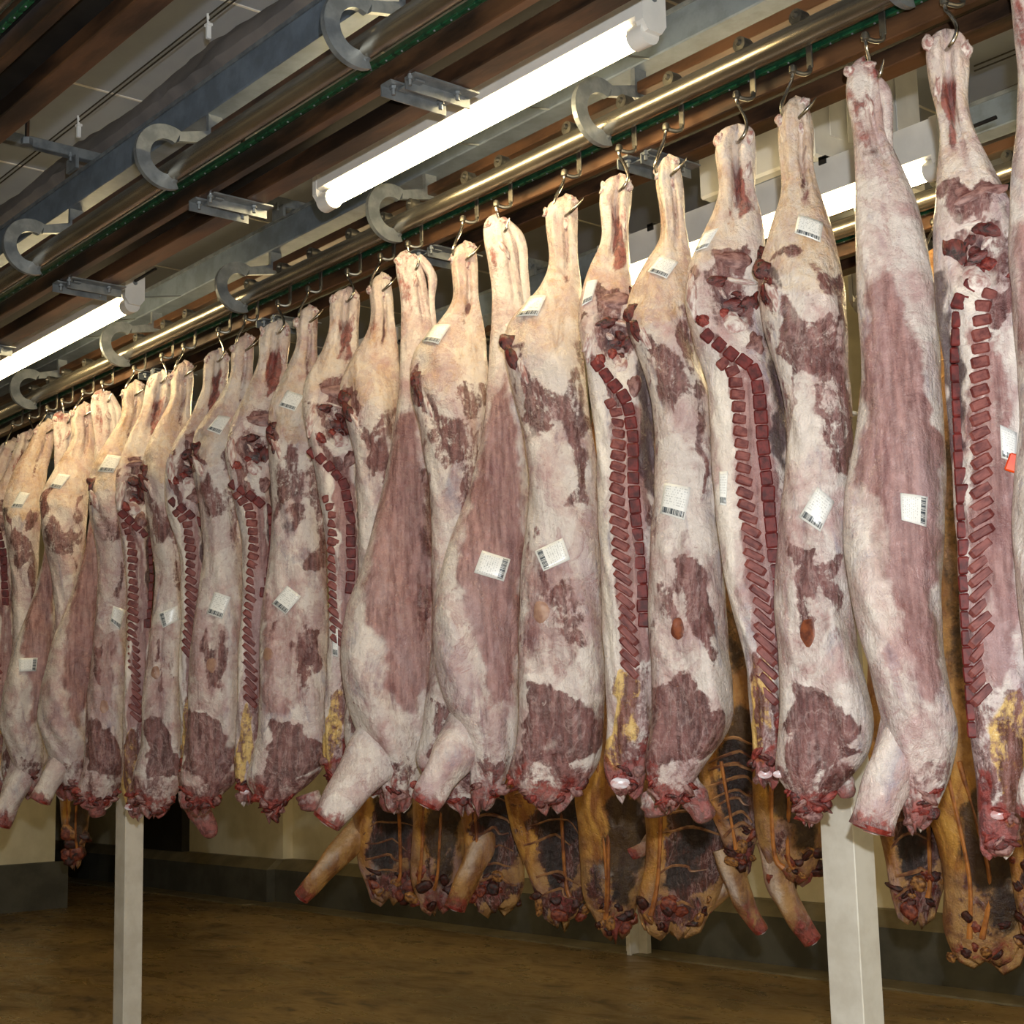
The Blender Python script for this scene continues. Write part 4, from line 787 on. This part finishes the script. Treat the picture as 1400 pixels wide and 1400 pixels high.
# forelegs
for i, pts, rad, yv in ((3, [(1258,930),(1250,975),(1228,1030),(1207,1085),(1193,1132)], [26,40,35,30,28], -.06), (9, [(672,955),(645,995),(622,1030),(600,1065),(583,1098)], [24,39,30,22,19], -.07),
                        (11, [(552,975),(525,1015),(500,1050),(470,1090),(447,1122)], [24,41,32,25,22], -.07), (21, [(112,985),(97,1015),(82,1045),(68,1070),(55,1095)], [20,21,17,14,13], -.05), (23, [(52,1010),(38,1040),(25,1070),(12,1098),(0,1128)], [20,21,17,15,14], -.05), (1, [(1470,940),(1455,1000),(1440,1060),(1425,1120)], [40,38,34,30], -.06)):
    SIDES[i].limb('foreleg', pts, rad, yv, masks={'W': .22})
# achilles tendons standing off the hock bone
for i, pts, rad in ((3, [(1196,108),(1208,128),(1213,150),(1214,178),(1216,210),(1228,250)], [6,11,9,7,7,6]), (9, [(692,304),(706,320),(714,340),(716,370),(719,405),(722,440)], [5,8,8,6,6,5]), (11, [(572,352),(584,366),(591,382),(590,410),(592,440),(596,475)], [5,7,7,5,5,5]), (21, [(150,540),(157,552),(162,566),(161,590),(162,620)], [4,5,5,4,4])):
    SIDES[i].limb('tendon', pts, rad, -.01, cut=False, blood=.01)
# neck stumps and hanging shreds below the cut edge
for i, pts, rad in ((2, [(1368,1105),(1369,1130),(1370,1152)], [22,24,20]), (5, [(938,1068),(952,1092),(966,1118)], [17,18,15]) if False else (6, [(932,1066),(950,1092),(968,1124)], [16,19,15]), (7, [(888,1080),(896,1098),(900,1118)], [14,21,15]), (13, [(458,1066),(462,1075),(464,1085)], [12,14,10]), (10, [(652,1080),(640,1092),(635,1104)], [20,22,12]), (18, [(262,1095),(277,1118),(292,1145)], [13,14,9]), (14, [(420,1085),(424,1098),(424,1110)], [14,16,12]), (12, [(540,1075),(538,1095),(536,1112)], [16,18,13]), (20, [(128,1090),(132,1104),(134,1118)], [10,13,8]), (4, [(1152,1062),(1156,1078),(1158,1092)], [14,13,8]), (16, [(252,1080),(256,1096),(258,1106)], [9,11,7])):
    SIDES[i].limb('neck_stump', pts, rad, .02, cut=False, blood=.9, masks={'B': .62})
# white cartilage discs at the cut necks
for i, x, y, r in ((2, 1366, 1112, 9), (7, 848, 1070, 11), (5, 1046, 1058, 8), (19, 178, 1103, 6), (15, 335, 1082, 5), (4, 1066, 1058, 7)):
    c = SIDES[i]; p = c.pt(x, y, .0); sc = np.dot(c.P - CAM, c.v) / F * r
    o = MB().tube([(0, .02, 0), (0, -.004, 0), (0, -.008, 0)], [sc, sc * .95, sc * .6], 14).build('neck_bone', M_['disc'], c.root, True, tuple(p)); o.scale = (1.25, 1, .75)
# labels
LB = {3: [([(1231,682),(1268,687),(1266,727),(1233,719)], 1)], 4: [([(1118,674),(1141,693),(1122,734),(1093,714)], 0), ([(1092,304),(1126,313),(1122,343),(1087,331)], 0)],
      6: [([(909,666),(945,674),(936,718),(903,707)], 0), ([(903,357),(928,367),(912,391),(886,380)], 0)], 5: [([(962,325),(984,320),(968,348),(950,352)], 0), ([(984,650),(996,650),(994,697),(985,695)], 0)],
      7: [([(803,392),(818,389),(810,420),(796,428)], 0)], 8: [([(732,758),(770,741),(780,770),(744,786)], 3), ([(725,408),(748,412),(736,441),(706,439)], 0)], 9: [([(660,758),(698,770),(689,800),(649,788)], 1)],
      10: [([(592,447),(617,450),(600,478),(577,470)], 0)], 14: [([(393,804),(412,819),(391,843),(372,828)], 0), ([(393,538),(416,546),(403,568),(381,560)], 0)], 16: [([(294,812),(316,820),(304,849),(283,841)], 0), ([(299,572),(316,575),(301,600),(283,592)], 0)],
      18: [([(217,841),(243,831),(245,850),(223,861)], 3)], 20: [([(155,831),(172,836),(164,863),(151,852)], 0), ([(147,625),(168,628),(155,651),(133,648)], 0)], 22: [([(80,650),(97,653),(82,672),(68,668)], 0)],
      23: [([(26,902),(52,901),(50,919),(27,920)], 1)], 24: [([(27,675),(41,678),(30,698),(15,697)], 0)], 2: [([(1367,590),(1390,600),(1388,640),(1369,634)], 0)], 13: [([(454,860),(462,862),(462,900),(455,898)], 0)]}
for i, ls in LB.items():
    for cr, b in ls: SIDES[i].label(cr, b)
M_['stamp'] = simple('brown_stamp', (132, 70, 42), (84, 38, 26), 30, 0.45, bump=0.3); M_['stamp2'] = simple('faint_stamp', (164, 128, 108), (136, 98, 84), 30, 0.45)
def stamp(i, x, y, rx, ry, mat, lab):
    c = SIDES[i]; V = [c.pt(x, y, .0016)]; Fc = []; n = 18
    for k, f in enumerate((.55, .85, 1.0)):
        for j in range(n):
            t = 2 * math.pi * j / n; w_ = 1 + .06 * math.sin(3 * t + i) + .04 * math.sin(5 * t); V.append(c.pt(x + rx * f * w_ * math.cos(t), y + ry * f * w_ * math.sin(t), (.0016, .0016, .0)[k]))
    for j in range(n):
        j2 = (j + 1) % n; Fc.append((0, 1 + j, 1 + j2))
        for k in range(2): a = 1 + k * n; Fc.append((a + j, a + n + j, a + n + j2, a + j2))
    o = MB().add(V, Fc).build('oval_stamp', M_[mat], c.root, True); o['label'] = lab
for a in ((6, 927, 863, 9, 15, 'stamp', 'brown oval inspection stamp'), (4, 1105, 868, 10, 19, 'stamp', 'brown oval inspection stamp'), (8, 741, 840, 11, 15, 'stamp2', 'faint oval stamp'), (14, 367, 896, 7, 9, 'stamp2', 'faint oval stamp'), (16, 290, 911, 7, 10, 'stamp2', 'faint oval stamp'), (18, 213, 921, 6, 9, 'stamp2', 'faint oval stamp'), (20, 143, 967, 6, 9, 'stamp2', 'faint oval stamp')): stamp(*a)
c = SIDES[2]; p = c.pt(1386, 640, .012)
o = MB().box((-.018, -.006, -.028), (.018, .006, .022), .004).build('plastic_clip', M_['orange'], c.root, False, tuple(p)); o['label'] = 'orange plastic clip'; o.rotation_euler = (0, .4, 0)

# ------------------------------------------------------------------ second row: older, yellow-fatted sides behind
def top2(xc, hook_y=330): pass
HD['D'] = ([0, .05, .12, .2, .3, .5, .75, .9, 1], [.03, .045, .05, .10, .13, .13, .13, .10, .03]); HD['E'] = ([0, .05, .12, .2, .3, .5, .75, .9, 1], [.03, .045, .05, .09, .11, .11, .11, .08, .03])
NU, NV = 48, 130
def back(i, x_hang, typ, low, label, grp=None, leg=None, ribs=None, seed=0, neck=None):
    # low: lower outline in pixels; the upper body is the usual side hanging from the rail
    Xh = x_hang; P = None
    y_low = low[0][0]; xc = (low[0][1] + low[0][2]) / 2; hw = (low[0][2] - low[0][1]) / 2
    pl = onY(xc, y_low, Y2); 
    def pix(p):
        cvec = R.T @ (np.asarray(p) - CAM); return cvec[0] / cvec[2] * F + 700, cvec[1] / cvec[2] * F + 700
    sil = []
    for z, k in ((3.62, .22), (3.55, .36), (3.40, .28), (3.25, .42), (3.0, .85), (2.7, .95), (2.3, .9), (1.9, .95)):
        a = pix((pl[0], Y2, z)); sil.append((a[1], a[0] - hw * k * .8, a[0] + hw * k * .8))
    low = [(a, b - .06 * (d - b), d + .06 * (d - b)) for a, b, d in low]; sil += low
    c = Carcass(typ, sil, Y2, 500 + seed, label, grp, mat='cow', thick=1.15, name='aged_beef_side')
    rg = c.rng
    def blob(ch, u, v, ru, rv, val):
        t = np.linspace(0, 2 * math.pi, 9)[:-1]; q = np.stack([u + ru * np.cos(t) * rg.uniform(.7, 1.2, 8), v + rv * np.sin(t) * rg.uniform(.7, 1.2, 8)], 1); c.masks.append((CH[ch], q, val, .02))
    blob('Y', 0, .4, 1.6, .5, .45); blob('D', .2, .45, .8, .25, .6); blob('Y', -.3, .8, .9, .1, .8)  # the dark blob paints shade into the upper body
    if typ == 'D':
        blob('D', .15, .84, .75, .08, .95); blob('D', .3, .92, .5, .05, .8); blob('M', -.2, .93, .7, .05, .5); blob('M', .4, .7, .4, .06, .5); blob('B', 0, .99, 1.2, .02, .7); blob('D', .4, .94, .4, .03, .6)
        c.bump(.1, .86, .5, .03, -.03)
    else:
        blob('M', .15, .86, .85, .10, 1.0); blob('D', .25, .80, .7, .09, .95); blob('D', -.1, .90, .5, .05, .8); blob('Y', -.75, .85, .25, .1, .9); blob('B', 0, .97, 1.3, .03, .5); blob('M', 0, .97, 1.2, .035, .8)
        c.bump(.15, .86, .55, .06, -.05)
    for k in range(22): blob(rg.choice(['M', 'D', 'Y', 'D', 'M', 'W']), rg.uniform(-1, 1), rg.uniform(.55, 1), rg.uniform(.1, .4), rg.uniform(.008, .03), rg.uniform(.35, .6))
    c.ragk = 2.2
    c.build()
    trolley(c.P[0], Y2, 'hook trolley with bent strap on the pipe over the yellowish sides', 'hook trolleys over the yellowish sides')
    kz = PZ - .112; hook((c.P[0], Y2, kz), c.rz, max(.04, kz - c.P[2]), 'A', 'steel meat hook holding a yellowish beef side in the back row', 'meat hooks of the yellowish sides')
    for k in range(12):
        x, y = c.rng.uniform(low[-2][1], low[-2][2]), c.rng.uniform(low[-3][0], low[-1][0] - 3); lump(c, ['cut2', 'dmeat2', 'tan', 'dmeat2'][k % 4], x, y, c.rng.uniform(5, 13), c.rng.uniform(4, 9), .025, None, c.rng.uniform(-1, 1), .6)
    if leg: c.limb('foreleg', leg[0], [a * .88 for a in leg[1]], -.08, blood=.2, masks={'Y': .45})
    if typ == 'E' or ribs:
        y0, y1 = low[0][0] - 60, low[-1][0] - 40; n = 11
        for k in range(n):
            if rg.random() < .25: continue
            y = y0 + (y1 - y0) * k / (n - 1); s_ = np.array(c.sil); xl = np.interp(y, s_[:, 0], s_[:, 1]); xr = np.interp(y, s_[:, 0], s_[:, 2]); w_ = xr - xl
            pts = [c.pt(xl + w_ * f, y + dy, .002) for f, dy in ((.14, 10 + rg.uniform(-6, 6)), (.32, 2 + rg.uniform(-4, 4)), (.52, -2 + rg.uniform(-4, 4)), (.66 + rg.uniform(-.1, .08), rg.uniform(-4, 8)), (rg.uniform(.74, .92), 8 + rg.uniform(-6, 10)))]
            MB().tube(spline(pts, 12), np.interp(np.linspace(0, 1, 12), [0, .5, 1], [.006, .009, .004]) * rg.uniform(.7, 1.2), 6).build('rib', M_['rib'], c.root, True)
    for k in range(2 if typ == 'D' else 1):
        f = rg.uniform(.15, .8); a_, b_, c_ = low[0], low[len(low) // 2], low[-2]; pts = [c.pt(q_[1] + (q_[2] - q_[1]) * (f + rg.uniform(-.06, .06)), q_[0], .004) for q_ in (a_, b_, c_)]
        MB().tube(spline(pts, 14), np.interp(np.linspace(0, 1, 14), [0, .5, 1], [.012, .009, .014]) * rg.uniform(.7, 1.1), 7).build('sinew', M_['sinew'], c.root, True)
    if neck:
        for pts, rad in neck: c.limb('shank', pts, [a * .8 for a in rad], .02, blood=.3, masks={'Y': .3})
    return c
g2 = 'yellowish sides of the back row'
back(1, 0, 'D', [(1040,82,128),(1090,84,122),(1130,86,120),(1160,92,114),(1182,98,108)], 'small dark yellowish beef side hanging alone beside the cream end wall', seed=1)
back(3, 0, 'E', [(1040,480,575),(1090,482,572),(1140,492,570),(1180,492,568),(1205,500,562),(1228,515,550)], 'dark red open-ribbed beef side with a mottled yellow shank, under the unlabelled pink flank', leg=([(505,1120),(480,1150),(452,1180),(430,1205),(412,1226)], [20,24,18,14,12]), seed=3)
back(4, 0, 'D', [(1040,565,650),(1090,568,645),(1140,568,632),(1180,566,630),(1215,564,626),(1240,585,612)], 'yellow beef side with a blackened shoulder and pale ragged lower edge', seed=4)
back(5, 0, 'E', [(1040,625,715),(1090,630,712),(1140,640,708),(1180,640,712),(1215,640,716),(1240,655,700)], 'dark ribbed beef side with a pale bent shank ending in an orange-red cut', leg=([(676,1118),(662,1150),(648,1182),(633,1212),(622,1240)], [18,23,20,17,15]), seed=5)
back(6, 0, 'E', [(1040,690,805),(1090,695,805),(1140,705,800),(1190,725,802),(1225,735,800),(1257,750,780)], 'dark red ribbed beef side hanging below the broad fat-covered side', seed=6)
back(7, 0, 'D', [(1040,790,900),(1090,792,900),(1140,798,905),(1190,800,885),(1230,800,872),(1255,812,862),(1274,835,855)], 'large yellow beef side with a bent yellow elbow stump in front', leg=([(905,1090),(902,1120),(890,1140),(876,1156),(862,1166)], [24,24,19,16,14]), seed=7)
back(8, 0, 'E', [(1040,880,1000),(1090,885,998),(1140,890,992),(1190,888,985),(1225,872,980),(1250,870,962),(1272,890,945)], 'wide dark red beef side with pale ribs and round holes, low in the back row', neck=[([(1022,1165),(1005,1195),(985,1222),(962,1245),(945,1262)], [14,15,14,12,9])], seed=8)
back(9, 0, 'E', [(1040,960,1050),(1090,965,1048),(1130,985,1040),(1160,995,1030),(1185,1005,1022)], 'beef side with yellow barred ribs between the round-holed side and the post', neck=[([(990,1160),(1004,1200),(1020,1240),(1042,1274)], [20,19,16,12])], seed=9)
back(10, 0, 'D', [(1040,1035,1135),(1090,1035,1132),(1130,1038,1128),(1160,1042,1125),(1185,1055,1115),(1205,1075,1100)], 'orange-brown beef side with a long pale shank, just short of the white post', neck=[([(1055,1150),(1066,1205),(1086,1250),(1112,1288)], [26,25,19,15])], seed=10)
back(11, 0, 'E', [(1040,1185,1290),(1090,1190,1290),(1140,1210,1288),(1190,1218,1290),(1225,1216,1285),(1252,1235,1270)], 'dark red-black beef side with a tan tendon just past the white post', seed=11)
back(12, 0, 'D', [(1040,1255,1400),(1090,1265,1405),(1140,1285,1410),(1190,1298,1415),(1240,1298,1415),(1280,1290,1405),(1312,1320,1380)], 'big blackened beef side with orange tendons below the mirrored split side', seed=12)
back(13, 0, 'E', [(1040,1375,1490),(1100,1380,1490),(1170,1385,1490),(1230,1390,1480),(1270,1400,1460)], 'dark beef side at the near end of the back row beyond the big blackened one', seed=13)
